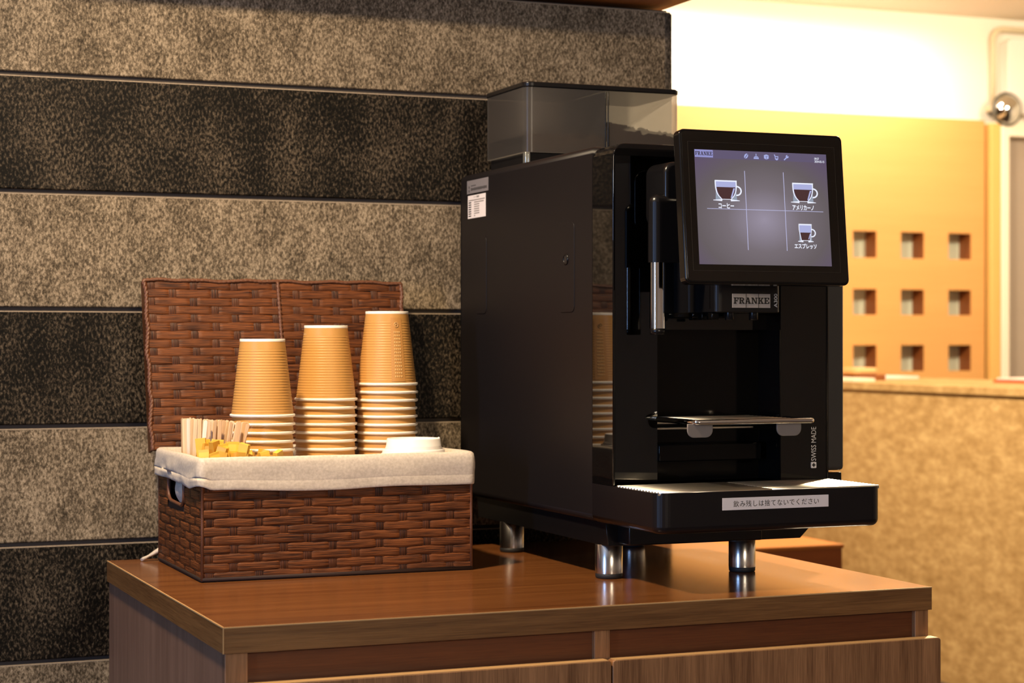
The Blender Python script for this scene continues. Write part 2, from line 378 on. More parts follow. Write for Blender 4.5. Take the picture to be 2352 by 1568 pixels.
def fit_text(txt, width, height, **k):
    """text scaled to a width and height; returns mesh and scale matrix"""
    me = text_mesh(txt, 1.0, extrude=0.0, **k); xs = [v.co.x for v in me.vertices]; ys = [v.co.y for v in me.vertices]
    cx, cy = (max(xs)+min(xs))/2, (max(ys)+min(ys))/2
    return me, Matrix.Diagonal((width/(max(xs)-min(xs)), height/(max(ys)-min(ys)), 1, 1)) @ Matrix.Translation((-cx, -cy, 0))
# slab-serif capitals drawn as polygons in a unit cell (0..w, 0..1)
def slab_polys(word):
    def q(a, b_, c, d): return [(a, b_), (c, b_), (c, d), (a, d)]
    G = {}
    G['F'] = (0.86, [q(.10, 0, .36, 1), q(0, 0, .48, .13), q(0, .87, .86, 1), q(.66, .66, .86, 1), q(.36, .42, .62, .56), q(.52, .34, .64, .64)])
    ring = [[(.55+.33*math.cos(a), .72+.28*math.sin(a)), (.55+.33*math.cos(b_), .72+.28*math.sin(b_)), (.50+.13*math.cos(b_), .72+.14*math.sin(b_)), (.50+.13*math.cos(a), .72+.14*math.sin(a))] for a, b_ in ((-PI/2+PI*i/10, -PI/2+PI*(i+1)/10) for i in range(10))]
    G['R'] = (0.98, [q(.10, 0, .36, 1), q(0, 0, .46, .13), q(0, .87, .56, 1), q(.30, .44, .56, .58), [(.44, .50), (.66, .50), (.88, 0), (.62, 0)], q(.62, 0, .98, .13)] + ring)
    G['A'] = (1.02, [[(.08, 0), (.24, 0), (.56, 1), (.36, 1)], [(.62, 0), (.92, 0), (.62, 1), (.40, 1)], q(.26, .27, .72, .39), q(0, 0, .36, .13), q(.54, 0, 1.02, .13), q(.26, .90, .62, 1)])
    G['N'] = (1.06, [q(.10, 0, .26, 1), q(.78, 0, .94, 1), [(.08, 1), (.36, 1), (.94, 0), (.70, 0)], q(0, 0, .38, .13), q(0, .87, .32, 1), q(.66, .87, 1.06, 1)])
    G['K'] = (1.04, [q(.10, 0, .36, 1), q(0, 0, .46, .13), q(0, .87, .46, 1), [(.34, .40), (.50, .40), (.92, .92), (.68, .92)], [(.44, .56), (.62, .66), (.94, .05), (.66, .05)], q(.58, 0, 1.04, .13), q(.58, .87, 1.0, 1)])
    G['E'] = (0.90, [q(.10, 0, .36, 1), q(0, 0, .90, .13), q(.72, 0, .90, .34), q(0, .87, .88, 1), q(.70, .66, .88, 1), q(.36, .43, .60, .56), q(.50, .34, .62, .66)])
    x = 0; out = []
    for ch in word:
        w, ps = G[ch]; out += [[(x+a, b_) for a, b_ in p] for p in ps]; x += w + 0.07
    return x - 0.07, out

# ------------------------------------------------------------------ setting
mb = MB(); mb.box(-3.2, 6.6, -3.0, 7.6, -0.05, 0.0); struct(mb.build('floor', M['floor']))
mb = MB(); mb.box(-3.2, 6.6, -3.0, 7.6, 2.67, 2.75); struct(mb.build('ceiling', M['ceiling']))
# granite wall in courses
YW = 3.16; XR = 1.612
mb = MB()
mb.box(-3.0, XR-0.006, YW+0.006, YW+0.42, 0.0, 1.80, mi=2)
edges = [0.0, CAM_Z-0.8964, CAM_Z-0.706, CAM_Z-0.5156, CAM_Z-0.3251, CAM_Z-0.1345, CAM_Z+0.056, CAM_Z+0.2466, CAM_Z+0.4365, CAM_Z+0.6145]
for i in range(len(edges)-1):
    light = (i % 2 == 0)
    z0, z1 = edges[i] + 0.0, edges[i+1] - 0.0065
    mb.box(-3.0, XR, YW, YW+0.4, z0, z1, bev=0.0022, seg=2, mi=0 if light else 1)
    mb.box(-3.0, XR-0.014, YW-0.0002, YW+0.006, z1-0.0019, z1+0.0001, mi=3)
o = struct(mb.build('wall_left', [M['granite_light'], M['granite_dark'], M['joint'], M['arris']]))
mb = MB(); mb.box(XR-0.013, XR+0.003, YW-0.0008, YW+0.405, 0.0, CAM_Z+0.606, bev=0.0035, seg=3)
struct(mb.build('trim_1', M['granite_mid']))
mb = MB(); mb.box(-3.0, XR+0.004, YW-0.105, YW+0.42, CAM_Z+0.618, 2.67, bev=0.002)
struct(mb.build('trim_2', M['soffit_wood']))
# far wall: cream plaster, orange veneer panel with square openings, door
YB = 7.2
mb = MB(); mb.box(1.2, 6.6, YB+0.09, YB+0.3, 0.0, 2.67); struct(mb.build('wall_back', M['plaster']))
mb = MB()
HX = [(4.567, 4.687), (4.815, 4.935), (5.066, 5.186)]
HZ = [(CAM_Z-0.132, CAM_Z-0.016), (CAM_Z+0.118, CAM_Z+0.231), (CAM_Z+0.369, CAM_Z+0.486)]
xs = [1.6] + [v for h in HX for v in h] + [5.262]; zs = [0.0] + [v for h in HZ for v in h] + [CAM_Z+0.999]
def hole(i, k): return i % 2 == 1 and k % 2 == 1
for i in range(len(xs)-1):
    for k in range(len(zs)-1):
        a, b_, c, d = xs[i], xs[i+1], zs[k], zs[k+1]
        if hole(i, k):
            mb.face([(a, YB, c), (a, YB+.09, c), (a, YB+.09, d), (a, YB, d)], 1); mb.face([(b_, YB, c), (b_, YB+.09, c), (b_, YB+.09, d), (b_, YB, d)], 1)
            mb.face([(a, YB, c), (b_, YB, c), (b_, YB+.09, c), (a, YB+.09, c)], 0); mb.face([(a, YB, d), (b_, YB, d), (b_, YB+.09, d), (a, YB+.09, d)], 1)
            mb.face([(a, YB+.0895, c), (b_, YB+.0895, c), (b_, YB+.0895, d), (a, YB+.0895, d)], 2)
        else:
            mb.face([(a, YB, c), (b_, YB, c), (b_, YB, d), (a, YB, d)], 0)
zt = zs[-1]
mb.face([(xs[0], YB, zt), (xs[-1], YB, zt), (xs[-1], YB+.09, zt), (xs[0], YB+.09, zt)], 0)
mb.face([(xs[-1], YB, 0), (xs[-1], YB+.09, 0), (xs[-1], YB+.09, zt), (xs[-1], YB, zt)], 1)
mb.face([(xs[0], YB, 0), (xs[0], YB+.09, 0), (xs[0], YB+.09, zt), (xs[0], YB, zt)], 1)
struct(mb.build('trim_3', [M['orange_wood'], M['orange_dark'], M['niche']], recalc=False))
mb = MB(); mb.box(5.275, 5.328, YB-0.03, YB+0.09, 0.0, CAM_Z+0.985, bev=0.004); struct(mb.build('trim_4', M['post_wood']))
mb = MB(); mb.box(5.37, 6.25, YB+0.03, YB+0.075, 0.0, CAM_Z+0.93); d1 = struct(mb.build('door_1', M['door_grey']))
mb = MB(); mb.box(5.330, 5.372, YB-0.035, YB+0.09, 0.0, CAM_Z+1.0, bev=0.004); mb.box(5.372, 6.3, YB-0.035, YB+0.09, CAM_Z+0.93, CAM_Z+1.0, bev=0.004)
mb.build('door_frame', M['frame_cream'], d1)
# other walls of the room (left one holds the daylight window)
mb = MB(); mb.box(-3.2, -3.05, -3.0, 7.6, 0.0, 2.67); struct(mb.build('wall_window', M['plaster']))
mb = MB()
for q in ((-0.45, -0.38, 0.6, 2.3), (1.28, 1.35, 0.6, 2.3), (0.415, 0.485, 0.6, 2.3), (-0.45, 1.35, 0.6, 0.67), (-0.45, 1.35, 2.23, 2.3)): mb.box(-3.05, -3.0, q[0], q[1], q[2], q[3], bev=0.004)
wn = struct(mb.build('window_1', M['frame_cream']))
mb = MB(); mb.box(-3.045, -3.03, -0.38, 1.28, 0.67, 2.23); mb.build('pane', emit('daylit_pane', (0.45, 0.65, 1.0), 0.6), wn)
mb = MB(); mb.box(6.4, 6.6, -3.0, 7.6, 0.0, 2.67); struct(mb.build('wall_right', M['plaster']))
mb = MB(); mb.box(-3.2, 6.6, -3.1, -2.95, 0.0, 2.67); struct(mb.build('wall_front', M['plaster']))

# conduit, box, convex mirror by the door
mb = MB()
p = [(5.352, YB+0.06, CAM_Z+1.06), (5.352, YB+0.06, CAM_Z+1.38)] + [(5.352+0.05*(1-math.cos(a)), YB+0.06, CAM_Z+1.38+0.05*math.sin(a)) for a in (PI/8, PI/4, 3*PI/8, PI/2)] + [(6.2, YB+0.06, CAM_Z+1.43)]
mb.tube(p, 0.014, 10); mb.box(5.330, 5.374, YB+0.045, YB+0.092, CAM_Z+1.05, CAM_Z+1.075, bev=0.003)
tag(mb.build('conduit_pipe', M['conduit']), 'thin beige conduit pipe bending over the white box high above the door', 'pipe')
mb = MB(); mb.prism(rrect(5.405, 6.15, CAM_Z+1.04, CAM_Z+1.385, 0.03), YB+0.02, YB+0.0905, 'y', bev=0.004)
tag(mb.build('wall_box', M['white_box']), 'white wall-mounted metal box above the taupe door', 'box')
mt = thing('convex_mirror', (5.360, YB+0.05, CAM_Z+1.050), 'small round silver convex mirror above the top left corner of the taupe door', 'mirror')
mb = MB(); mb.lathe([(0.0002, -0.132), (0.024, -0.129), (0.046, -0.119), (0.062, -0.102), (0.070, -0.086)], (5.360, YB+0.05, CAM_Z+1.050), 32, axis='y'); mb.build('mirror_face', M['mirror'], mt)
mb = MB(); mb.lathe([(0.068, -0.090), (0.076, -0.091), (0.080, -0.082), (0.075, -0.07), (0.03, -0.06), (0.02, 0.038), (0.0002, 0.038)], (5.360, YB+0.05, CAM_Z+1.050), 32, axis='y'); mb.build('mirror_rim', M['mirror_rim'], mt)

# reception counter running into depth
XC = 3.93; ZC = CAM_Z-0.153
ct = thing('reception_counter', (4.2, 5.5, 0), 'long speckled tan granite counter in front of the orange panelled wall', 'counter')
mb = MB(); mb.box(XC, XC+0.55, 2.6, YB-0.01, 0.0, ZC-0.029); mb.build('counter_front', M['counter_granite'], ct)
mb = MB(); mb.box(XC-0.012, XC+0.75, 2.55, YB-0.01, ZC-0.029, ZC, bev=0.003); mb.build('counter_top', M['counter_granite'], ct)
# things on the counter
mb = MB(); mb.box(4.37, 4.62, 5.55, 5.93, ZC, ZC+0.010, bev=0.003, mi=0); mb.box(4.38, 4.61, 5.56, 5.92, ZC+0.010, ZC+0.018, bev=0.002, mi=1)
tag(mb.build('red_tray', [M['red'], M['pink']]), 'flat red tray with a pale pink top on the counter near the door', 'tray')
mb = MB(); mb.prism([(4.30, 6.58), (4.50, 6.60), (4.49, 6.86), (4.29, 6.84)], ZC, ZC+0.012, 'z', bev=0.002)
tag(mb.build('paper_stack', M['pink']), 'low stack of pale pink paper on the granite counter', 'paper')
mb = MB(); mb.prism([(3.94, 6.20), (4.03, 6.20), (4.03, 6.42), (3.94, 6.42)], ZC, ZC+0.014, 'z', bev=0.002)
tag(mb.build('leaflet_stack', M['frame_cream']), 'flat cream leaflet stack at the counter edge beside the machine', 'paper')
mb = MB(); mb.box(4.09, 4.21, 6.40, 6.58, ZC, ZC+0.024, bev=0.003, mi=1); mb.prism(rrect(4.08, 4.19, 6.41, 6.53, 0.03), ZC+0.024, ZC+0.050, 'z', bev=0.008, mi=0)
tag(mb.build('wooden_stand', [M['tray_wood'], M['orange_dark']]), 'rounded pale wooden stand on the counter below the square openings', 'stand')

# low wooden bench beyond the cabinet
bn = thing('wooden_bench', (2.6, 4.8, 0), 'low orange-brown wooden bench behind the cabinet at the foot of the counter', 'bench')
zb = CAM_Z-0.566
mb = MB(); mb.box(2.20, 2.89, 4.60, 4.98, zb-0.012, zb, bev=0.003); mb.build('bench_top', M['bench_wood'], bn)
mb = MB(); mb.box(2.21, 2.885, 4.605, 4.63, 0.0, zb-0.012, mi=0); mb.box(2.21, 2.235, 4.63, 4.96, 0, zb-0.012); mb.box(2.86, 2.885, 4.63, 4.96, 0, zb-0.012); mb.build('bench_panel', M['bench_shaded'], bn)

# ------------------------------------------------------------------ cabinet
CX0, CX1, CY0, CY1 = 0.561, 1.590, 2.300, 3.075
cb = thing('cabinet', ((CX0+CX1)/2, (CY0+CY1)/2, 0), 'brown wood-grain cabinet with two doors carrying the basket and the coffee machine', 'cabinet')
ST = 0.0325
mb = MB()
mb.box(CX0+0.0012, CX1-0.0012, CY0+0.0012, CY1, T-0.004, T, mi=0)
mb.box(CX0, CX1, CY0, CY1, T-ST, T-0.0012, mi=1)
mb.box(CX0-0.0006, CX0+0.02, CY0+0.0005, CY1, T-ST, T-0.0011, mi=2)
o = mb.build('worktop', [M['wood_top'], M['wood_edge'], M['wood_edge_y']], cb)
mb = MB(); mb.box(CX0+0.0003, CX1, CY0-0.0006, CY0+0.0012, T-0.0014, T+0.0002); mb.box(CX0-0.0008, CX0+0.0012, CY0, CY1, T-0.0014, T+0.0002); mb.box(CX0-0.0008, CX0+0.0004, CY0-0.0008, CY0+0.0004, T-ST, T)
mb.build('edge_strip', M['edge_line'], cb)
zc = T-ST
mb = MB(); mb.box(CX0+0.003, CX0+0.022, CY0+0.006, CY1, 0.06, zc, bev=0.0008, mi=0); mb.build('side_panel', M['wood_side'], cb)
mb = MB(); mb.box(CX1-0.022, CX1-0.003, CY0+0.006, CY1, 0.06, zc, bev=0.0008, mi=0); mb.build('side_panel', M['wood_side'], cb)
mb = MB(); mb.box(CX0+0.003, CX0+0.0315, CY0+0.0045, CY0+0.02, 0.06, zc, bev=0.0006); mb.build('stile', M['wood_door'], cb)
mb = MB(); mb.box(1.0625, 1.0850, CY0+0.0045, CY0+0.02, 0.06, zc, bev=0.0006); mb.build('stile', M['wood_door'], cb)
mb = MB(); mb.box(CX1-0.025, CX1-0.003, CY0+0.0045, CY0+0.02, 0.06, zc, bev=0.0006); mb.build('stile', M['wood_door'], cb)
mb = MB(); mb.box(CX0+0.022, CX1-0.022, CY0+0.0125, CY0+0.025, zc-0.075, zc); mb.build('rail', M['wood_rail'], cb)
ZD = CAM_Z-0.4205
for a, b_ in ((CX0+0.018, 1.0775), (1.0795, CX1+0.004)):
    mb = MB(); mb.prism(rrect(a, b_, 0.09, ZD, 0.004, 3), CY0-0.0165, CY0+0.0035, 'y', bev=0.001, mi=0)
    dr = mb.build('door', M['wood_door'], cb)
    mb = MB(); mb.box(a+0.004, b_-0.004, CY0-0.0160, CY0+0.0030, ZD-0.0004, ZD+0.0006); mb.build('edge_band', M['edge_line'], dr)
mb = MB(); mb.box(CX0+0.022, CX1-0.022, CY1-0.015, CY1, 0.06, zc); mb.build('back_panel', M['wood_side'], cb)
mb = MB(); mb.box(CX0+0.02, CX1-0.02, CY0+0.04, CY1-0.01, 0.0, 0.06); mb.build('plinth', M['wood_rail'], cb)

# ------------------------------------------------------------------ wicker basket
BX0, BX1, BY0, BY1 = 0.637, 1.055, 2.740, 3.036
BH = 0.169
bk = thing('wicker_basket', ((BX0+BX1)/2, (BY0+BY1)/2, T), 'open brown woven basket with a cream cloth liner holding cups and stirrers', 'basket')
def weave(mb, Pf, L, H, row=0.0134, P=0.0373, sw=0.0122, phase=0, amp=0.0007, skip=None, seed=0):
    """Pf(s,t,n) maps along / up / outward to a point; ribbons with uprights showing in alternate rows"""
    rnd = random.Random(seed)
    nrow = int(round(H/row)); row = H/nrow
    for r_ in range(nrow):
        t0 = r_*row; off = P*(0.25 if (r_+phase) % 2 else 1.25)
        cs = []; x = off - 2*P
        while x < L + 2*P: cs.append(x + rnd.uniform(-.0012, .0012)); x += 2*P
        ns = max(8, int(L/0.0032)); rows = []; uvs = []; jit = rnd.uniform(0, 100)
        for i in range(ns+1):
            s = L*i/ns; dip = 0.0
            for c in cs:
                q = (abs(s-c)/sw - 0.42)/0.40
                if q < 1: dip = max(dip, 0.5*(1+math.cos(PI*max(0.0, q))))
            h = amp*(0.75 - 1.75*dip); wob = 0.0014*noise.noise((s*22, jit, 0)); wob2 = 0.0016*noise.noise((s*30, jit+40, 3))
            rr = []; uu = []
            for k, (f, hh) in enumerate(((0.0, -0.0010), (0.06, -0.0001), (0.28, 0.00012), (0.72, 0.00012), (0.94, -0.0001), (1.0, -0.0009))):
                tt = t0 + row*(f*1.03 - 0.015) + wob + (wob2 if k > 2 else 0)
                rr.append((s, min(max(tt, 0.0), H), h + hh*1.3)); uu.append((s + jit, tt + jit))
            rows.append(rr); uvs.append(uu)
        # split the ribbon where the hand hole is
        runs = [[]]
        for i in range(ns+1):
            s = L*i/ns
            if skip and skip(s, t0 + row/2):
                if runs[-1]: runs.append([])
            else: runs[-1].append(i)
        for run in runs:
            if len(run) > 1:
                mb.grid([[Pf(*rows[i][k]) for k in range(6)] for i in run], 0, True, uvs=[uvs[i] for i in run])
        for c in cs:
            if c < sw*0.2 or c > L - sw*0.2 or (skip and skip(c, t0+row/2)): continue
            j2 = rnd.uniform(0, 50); g = []; u_ = []
            for a in range(6):
                f = a/5 - 0.5; g.append([]); u_.append([])
                for bq in range(5):
                    tt = t0 + row*(bq/4*1.1 - 0.05); hh = 0.00045 - 0.0005*(2*f)**4 - 0.0012*(2*bq/4-1)**4
                    ss = min(max(c + f*sw, 0), L)
                    g[-1].append(Pf(ss, min(max(tt, 0), H), hh)); u_[-1].append((tt + j2, ss + j2))
            mb.grid(g, 1, True, uvs=u_)
mb = MB()
weave(mb, lambda s, t_, n: (BX0+s, BY0-n-.0008, T+t_+.001), BX1-BX0, BH, seed=1, phase=1)
hc = (BY1+BY0)/2 + 0.022
def hole_f(s, t_): return abs(BY0+s-hc) < 0.057 and t_ > BH-0.072
weave(mb, lambda s, t_, n: (BX0-n-.0008, BY0+s, T+t_+.001), BY1-BY0, BH, seed=2, skip=hole_f, P=0.0345)
weave(mb, lambda s, t_, n: (BX1+n+.0008, BY0+s, T+t_+.001), BY1-BY0, BH, seed=3)
weave(mb, lambda s, t_, n: (BX0+s, BY1+n+.0008, T+t_+.001), BX1-BX0, BH, seed=4)
# core walls behind the weave, with the hand hole left open
mb.box(BX0, BX1, BY0, BY0+0.003, T, T+BH, mi=2); mb.box(BX0, BX1, BY1-0.003, BY1, T, T+BH, mi=2); mb.box(BX1-0.003, BX1, BY0, BY1, T, T+BH, mi=2)
mb.box(BX0, BX0+0.003, BY0, hc-0.055, T, T+BH, mi=2); mb.box(BX0, BX0+0.003, hc+0.055, BY1, T, T+BH, mi=2); mb.box(BX0, BX0+0.003, hc-0.055, hc+0.055, T, T+BH-0.068, mi=2)
mb.box(BX0, BX1, BY0, BY1, T+0.0005, T+0.004, mi=2)
for x_, y_ in ((BX0, BY0), (BX1, BY0), (BX0, BY1), (BX1, BY1)):
    mb.tube([(x_, y_, T+0.0025), (x_, y_, T+BH*0.5), (x_, y_, T+BH)], 0.0024, 8, mi=3)
# bound edge round the hand hole
z_h = T+BH
mb.tube([(BX0-0.001, hc-0.055, z_h), (BX0-0.001, hc-0.055, z_h-0.050)] + [(BX0-0.001, hc-0.055+0.018*(1-math.cos(a)), z_h-0.050-0.017*math.sin(a)) for a in (PI/6, PI/3, PI/2)] + [(BX0-0.001, hc+0.035+0.020*math.sin(a), z_h-0.048-0.017*math.cos(a)) for a in (0, PI/6, PI/3, PI/2)] + [(BX0-0.001, hc+0.055, z_h)], 0.0028, 8, mi=3)
mb.tube([(BX0-.0005, BY0-.0005, T+.004), (BX1+.0005, BY0-.0005, T+.004), (BX1+.0005, BY1, T+.004), (BX0-.0005, BY1, T+.004), (BX0-.0005, BY0, T+.004)], 0.0030, 8, mi=2)
mb.build('basket_body', [M['wicker'], M['wicker_stake'], M['wicker_back'], M['rope']], bk, recalc=False)
# lid leaning back
LZ = T+0.176; lean = 0.060/0.272; LL = 0.279
ang = math.atan(lean); lu = Vector((0, math.sin(ang), math.cos(ang))); ln_ = Vector((0, -math.cos(ang), math.sin(ang)))
LO = Vector((BX0-0.010, BY1+0.004, LZ)); LW = BX1-BX0+0.018
mb = MB()
def lidP(s, t_, n, off=0.0):
    v = LO + Vector((s, 0, 0)) + lu*t_ + ln_*n; return tuple(v)
# the left edge slants a little
weave(mb, lambda s, t_, n: lidP(s, t_, n+.0015), LW, LL, row=0.0143, P=0.0345, seed=11, amp=0.0008)
def lidbox(s0, s1, t0, t1, n0, n1, mi):
    c = [lidP(s, t_, n) for s in (s0, s1) for t_ in (t0, t1) for n in (n0, n1)]
    for q in ((0, 1, 3, 2), (4, 5, 7, 6), (0, 1, 5, 4), (2, 3, 7, 6), (0, 2, 6, 4), (1, 3, 7, 5)): mb.face([c[k] for k in q], mi)
lidbox(0, LW, 0, LL, -0.004, 0.0, 2)
for s0, s1, t0, t1 in ((-0.003, 0.001, 0, LL), (LW-0.001, LW+0.003, 0, LL), (-0.003, LW+0.003, LL-0.001, LL+0.003)): lidbox(s0, s1, t0, t1, -0.022, 0.001, 0)
mb.build('basket_lid', [M['wicker'], M['wicker_stake'], M['wicker_back']], bk, recalc=False)
ld = [c for c in bk.children if c.name.startswith('basket_lid')][0]
def rope(pts, r_, twist=900.0, name='rope_trim', parent=None):
    mb = MB(); path = []
    for a, b_ in zip(pts[:-1], pts[1:]):
        a, b_ = Vector(a), Vector(b_); n = max(2, int((b_-a).length/0.004))
        path += [a.lerp(b_, i/n) for i in range(n)]
    path.append(Vector(pts[-1]))
    for st in (0, PI):
        pp = []; dist = 0
        for i, p_ in enumerate(path):
            if i: dist += (path[i]-path[i-1]).length
            a = dist*420 + st
            pp.append(p_ + Vector((math.cos(a), 0.6*math.sin(a), 0.5*math.sin(a)))*r_*0.45)
        mb.tube(pp, r_*0.72, 7)
    return mb.build(name, M['rope'], parent)
wv = lambda k: 0.0018*math.sin(k*2.1)+0.001*math.sin(k*5.3)
left = [lidP(-0.001+wv(i), LL*i/14, 0.002) for i in range(15)]
top = [lidP(LW*i/18, LL+0.001+0.8*wv(i+3), 0.002) for i in range(19)]
right = [lidP(LW+0.001+wv(i), LL*(14-i)/14, 0.002) for i in range(15)]
rope(left + top + right, 0.0036, parent=ld)
rope([lidP(LW*0.505, LL, 0.004), lidP(LW*0.508, LL*0.55, 0.0045), lidP(LW*0.51, 0.0, 0.004)], 0.0030, parent=ld, name='rope_divider')
# cloth liner
def ring_path(x0, x1, y0, y1, r_, step=0.006):
    pts = []
    def seg(a, b_):
        n = max(1, int((Vector(b_)-Vector(a)).length/step)); return [tuple(Vector(a).lerp(Vector(b_), i/n)) for i in range(n)]
    def arc(cx, cy, a0):
        return [(cx+r_*math.cos(a0+0.5*PI*i/6), cy+r_*math.sin(a0+0.5*PI*i/6)) for i in range(6)]
    pts += arc(x0+r_, y0+r_, PI) + seg((x0+r_, y0), (x1-r_, y0)) + arc(x1-r_, y0+r_, 1.5*PI) + seg((x1, y0+r_), (x1, y1-r_)) + arc(x1-r_, y1-r_, 0) + seg((x1-r_, y1), (x0+r_, y1)) + arc(x0+r_, y1-r_, .5*PI) + seg((x0, y1-r_), (x0, y0+r_))
    return pts
mb = MB()
rp = ring_path(BX0-0.004, BX1+0.004, BY0-0.004, BY1+0.004, 0.008)
cxm, cym = (BX0+BX1)/2, (BY0+BY1)/2
prof = [(-0.0165, -0.030), (-0.0155, -0.012), (-0.0130, -0.0020), (-0.0085, 0.0035), (-0.003, 0.0048), (0.0010, 0.0020), (0.0024, -0.004), (0.0030, -0.012), (0.0032, -0.020), (0.0029, -0.0265), (0.0030, -0.0296), (0.00292, -0.0300), (0.0030, -0.0304), (0.0033, -0.036), (0.0032, -0.0405), (0.0030, -0.0438), (0.0024, -0.0450), (0.0012, -0.0445)]
ztop = T+0.1765
rows = []
nrp = len(rp)
for i, (x, y) in enumerate(rp):
    xp, yp = rp[(i-1) % nrp]; xn, yn = rp[(i+1) % nrp]
    tx, ty = xn-xp, yn-yp; l_ = math.hypot(tx, ty); nx, ny = ty/l_, -tx/l_
    leftness = max(0.0, min(1.0, (BX0+0.012-x)/0.014)); row = []
    for j, (o_, dz) in enumerate(prof):
        f = j/(len(prof)-1); out = max(0.0, min(1.0, (j-5)/3))
        w = noise.noise((x*14, y*14, dz*26+3)); w2 = noise.noise((x*40+7, y*40, dz*60))
        fold = noise.noise((y*9+2.0, dz*55 + y*12, 5.0)) + 0.45*noise.noise((y*24, dz*95 - y*22, 1.0))
        d = out*(0.0026*w + 0.0005*w2 + leftness*(0.0030*fold + 0.0010))
        if j <= 4: d += 0.0006*w2
        zz = ztop + dz + 0.0012*noise.noise((x*11, y*11, 8)) - out*f*0.004*noise.noise((x*6+y*9, 4, 2))
        zz += leftness*out*f*(0.0075 - 0.006*max(0, 1-abs((y-(BY0+0.05))/0.06)))
        row.append((x + nx*(o_+d), y + ny*(o_+d), zz))
    rows.append(row)
mb.grid(rows, 0, True, closed_u=True)
# inner walls and floor of the liner
def zfloor(x):
    a = CAM_Z-0.1955-(x-0.765)*0.0322
    k = max(0.0, min(1.0, (x-0.722)/0.014)); return (CAM_Z-0.232)*(1-k) + a*k
ix0, ix1, iy0, iy1 = BX0+0.0115, BX1-0.0115, BY0+0.0115, BY1-0.0115
N = 40; fl = []
for i in range(N+1):
    x = ix0+(ix1-ix0)*i/N; fl.append([(x, iy0+(iy1-iy0)*k/10, zfloor(x)) for k in range(11)])
mb.grid(fl, 0, True)
for (a, b_) in (((ix0, iy0), (ix1, iy0)), ((ix1, iy0), (ix1, iy1)), ((ix1, iy1), (ix0, iy1)), ((ix0, iy1), (ix0, iy0))):
    g = []
    for i in range(N+1):
        x = a[0]+(b_[0]-a[0])*i/N; y = a[1]+(b_[1]-a[1])*i/N; zf = zfloor(x)
        g.append([(x, y, zf+(ztop-0.012-zf)*k/6) for k in range(7)])
    mb.grid(g, 0, True)
lin = mb.build('cloth_liner', M['linen'], bk, recalc=True)
# tongue of cloth showing through the hand hole, tie on the worktop
mb = MB(); g = []
for i in range(13):
    yy = hc-0.050+0.072*i/12; g.append([])
    for k in range(9):
        f = k/8; bul = math.sin(PI*i/12)**0.6*math.sin(PI*min(1, f*0.9+0.08))
        g[-1].append((BX0+0.006-0.010*bul, yy, ztop-0.036-0.040*f*(0.62+0.38*math.sin(PI*(i+1)/14))))
mb.grid(g, 0, True); mb.build('liner_flap', M['linen'], lin)
mb = MB(); mb.tube([(BX0+0.012, BY1+0.0075, T+0.024), (BX0-0.004, BY1+0.0085, T+0.014), (BX0-0.016, BY1+0.009, T+0.0075), (BX0-0.024, BY1+0.006, T+0.0045), (BX0-0.028, BY1+0.004, T+0.0032)], 0.005, 10, rfun=lambda f: 0.0052-0.0022*f+0.001*math.sin(9*f), flat=0.7)
mb.build('liner_tie', M['linen'], lin)

# ------------------------------------------------------------------ paper cups (upside down, stacked)
RT, RB, HC = 0.0500, 0.0345, 0.120
def cup_proto():
    e_ = thing('paper_cup', (0, 0, 0), '', 'cup')
    mb = MB(); prof = []
    n = 120
    for i in range(n+1):
        f = i/n; z = 0.0035 + (HC-0.0035-0.0025)*f; r_ = RT-0.0022 + (RB-RT+0.0022)*f
        rib = 0.00030*math.sin(2*PI*27*f) if 0.03 < f < 0.88 else 0
        prof.append((r_+rib, z))
    mb.lathe(prof, n=48); mb.lathe([(RT-0.0035, 0.002), (RB-0.0012, HC-0.004)], n=48, mi=1)
    mb.build('cup_wall', [M['kraft'], M['cup_white']], e_, recalc=False)
    mb = MB(); mb.lathe([(RT-0.0026, 0.0042), (RT-0.0012, 0.0046), (RT+0.0002, 0.0038), (RT+0.0005, 0.0023), (RT-0.0002, 0.0006), (RT-0.0016, 0.0), (RT-0.0030, 0.0006), (RT-0.0036, 0.0022), (RT-0.0026, 0.0042)], n=48)
    mb.build('cup_rim', M['cup_white'], e_, recalc=False)
    mb = MB(); mb.lathe([(RB+0.0004, HC-0.0042), (RB+0.0005, HC-0.0006), (RB, HC), (RB-0.0012, HC), (RB-0.0016, HC-0.004), (0.0005, HC-0.0045)], n=48)
    mb.build('cup_base', M['cup_white'], e_, recalc=False)
    return e_
def dup(src, loc, rotz=0.0):
    r_ = src.copy(); COL.objects.link(r_); r_.location = loc; r_.rotation_euler = (0, 0, rotz)
    for ch in list(src.children):
        c = ch.copy(); COL.objects.link(c); c.parent = r_
        for g_ in list(ch.children):
            d_ = g_.copy(); COL.objects.link(d_); d_.parent = c
    return r_
cup0 = cup_proto(); used = False
SP = 0.0131
ORD = ['topmost', 'second from the top', 'third from the top', 'fourth from the top', 'fifth from the top', 'sixth from the top', 'seventh from the top', 'eighth from the top', 'ninth from the top', 'tenth from the top', 'lowest']
stacks = [('shortest left cup stack', 0.765, 2.884, CAM_Z-0.1138, 7), ('middle cup stack', 0.887, 2.953, CAM_Z-0.0922, 9), ('tallest right cup stack', 0.9935, 2.963, CAM_Z-0.0689, 11)]
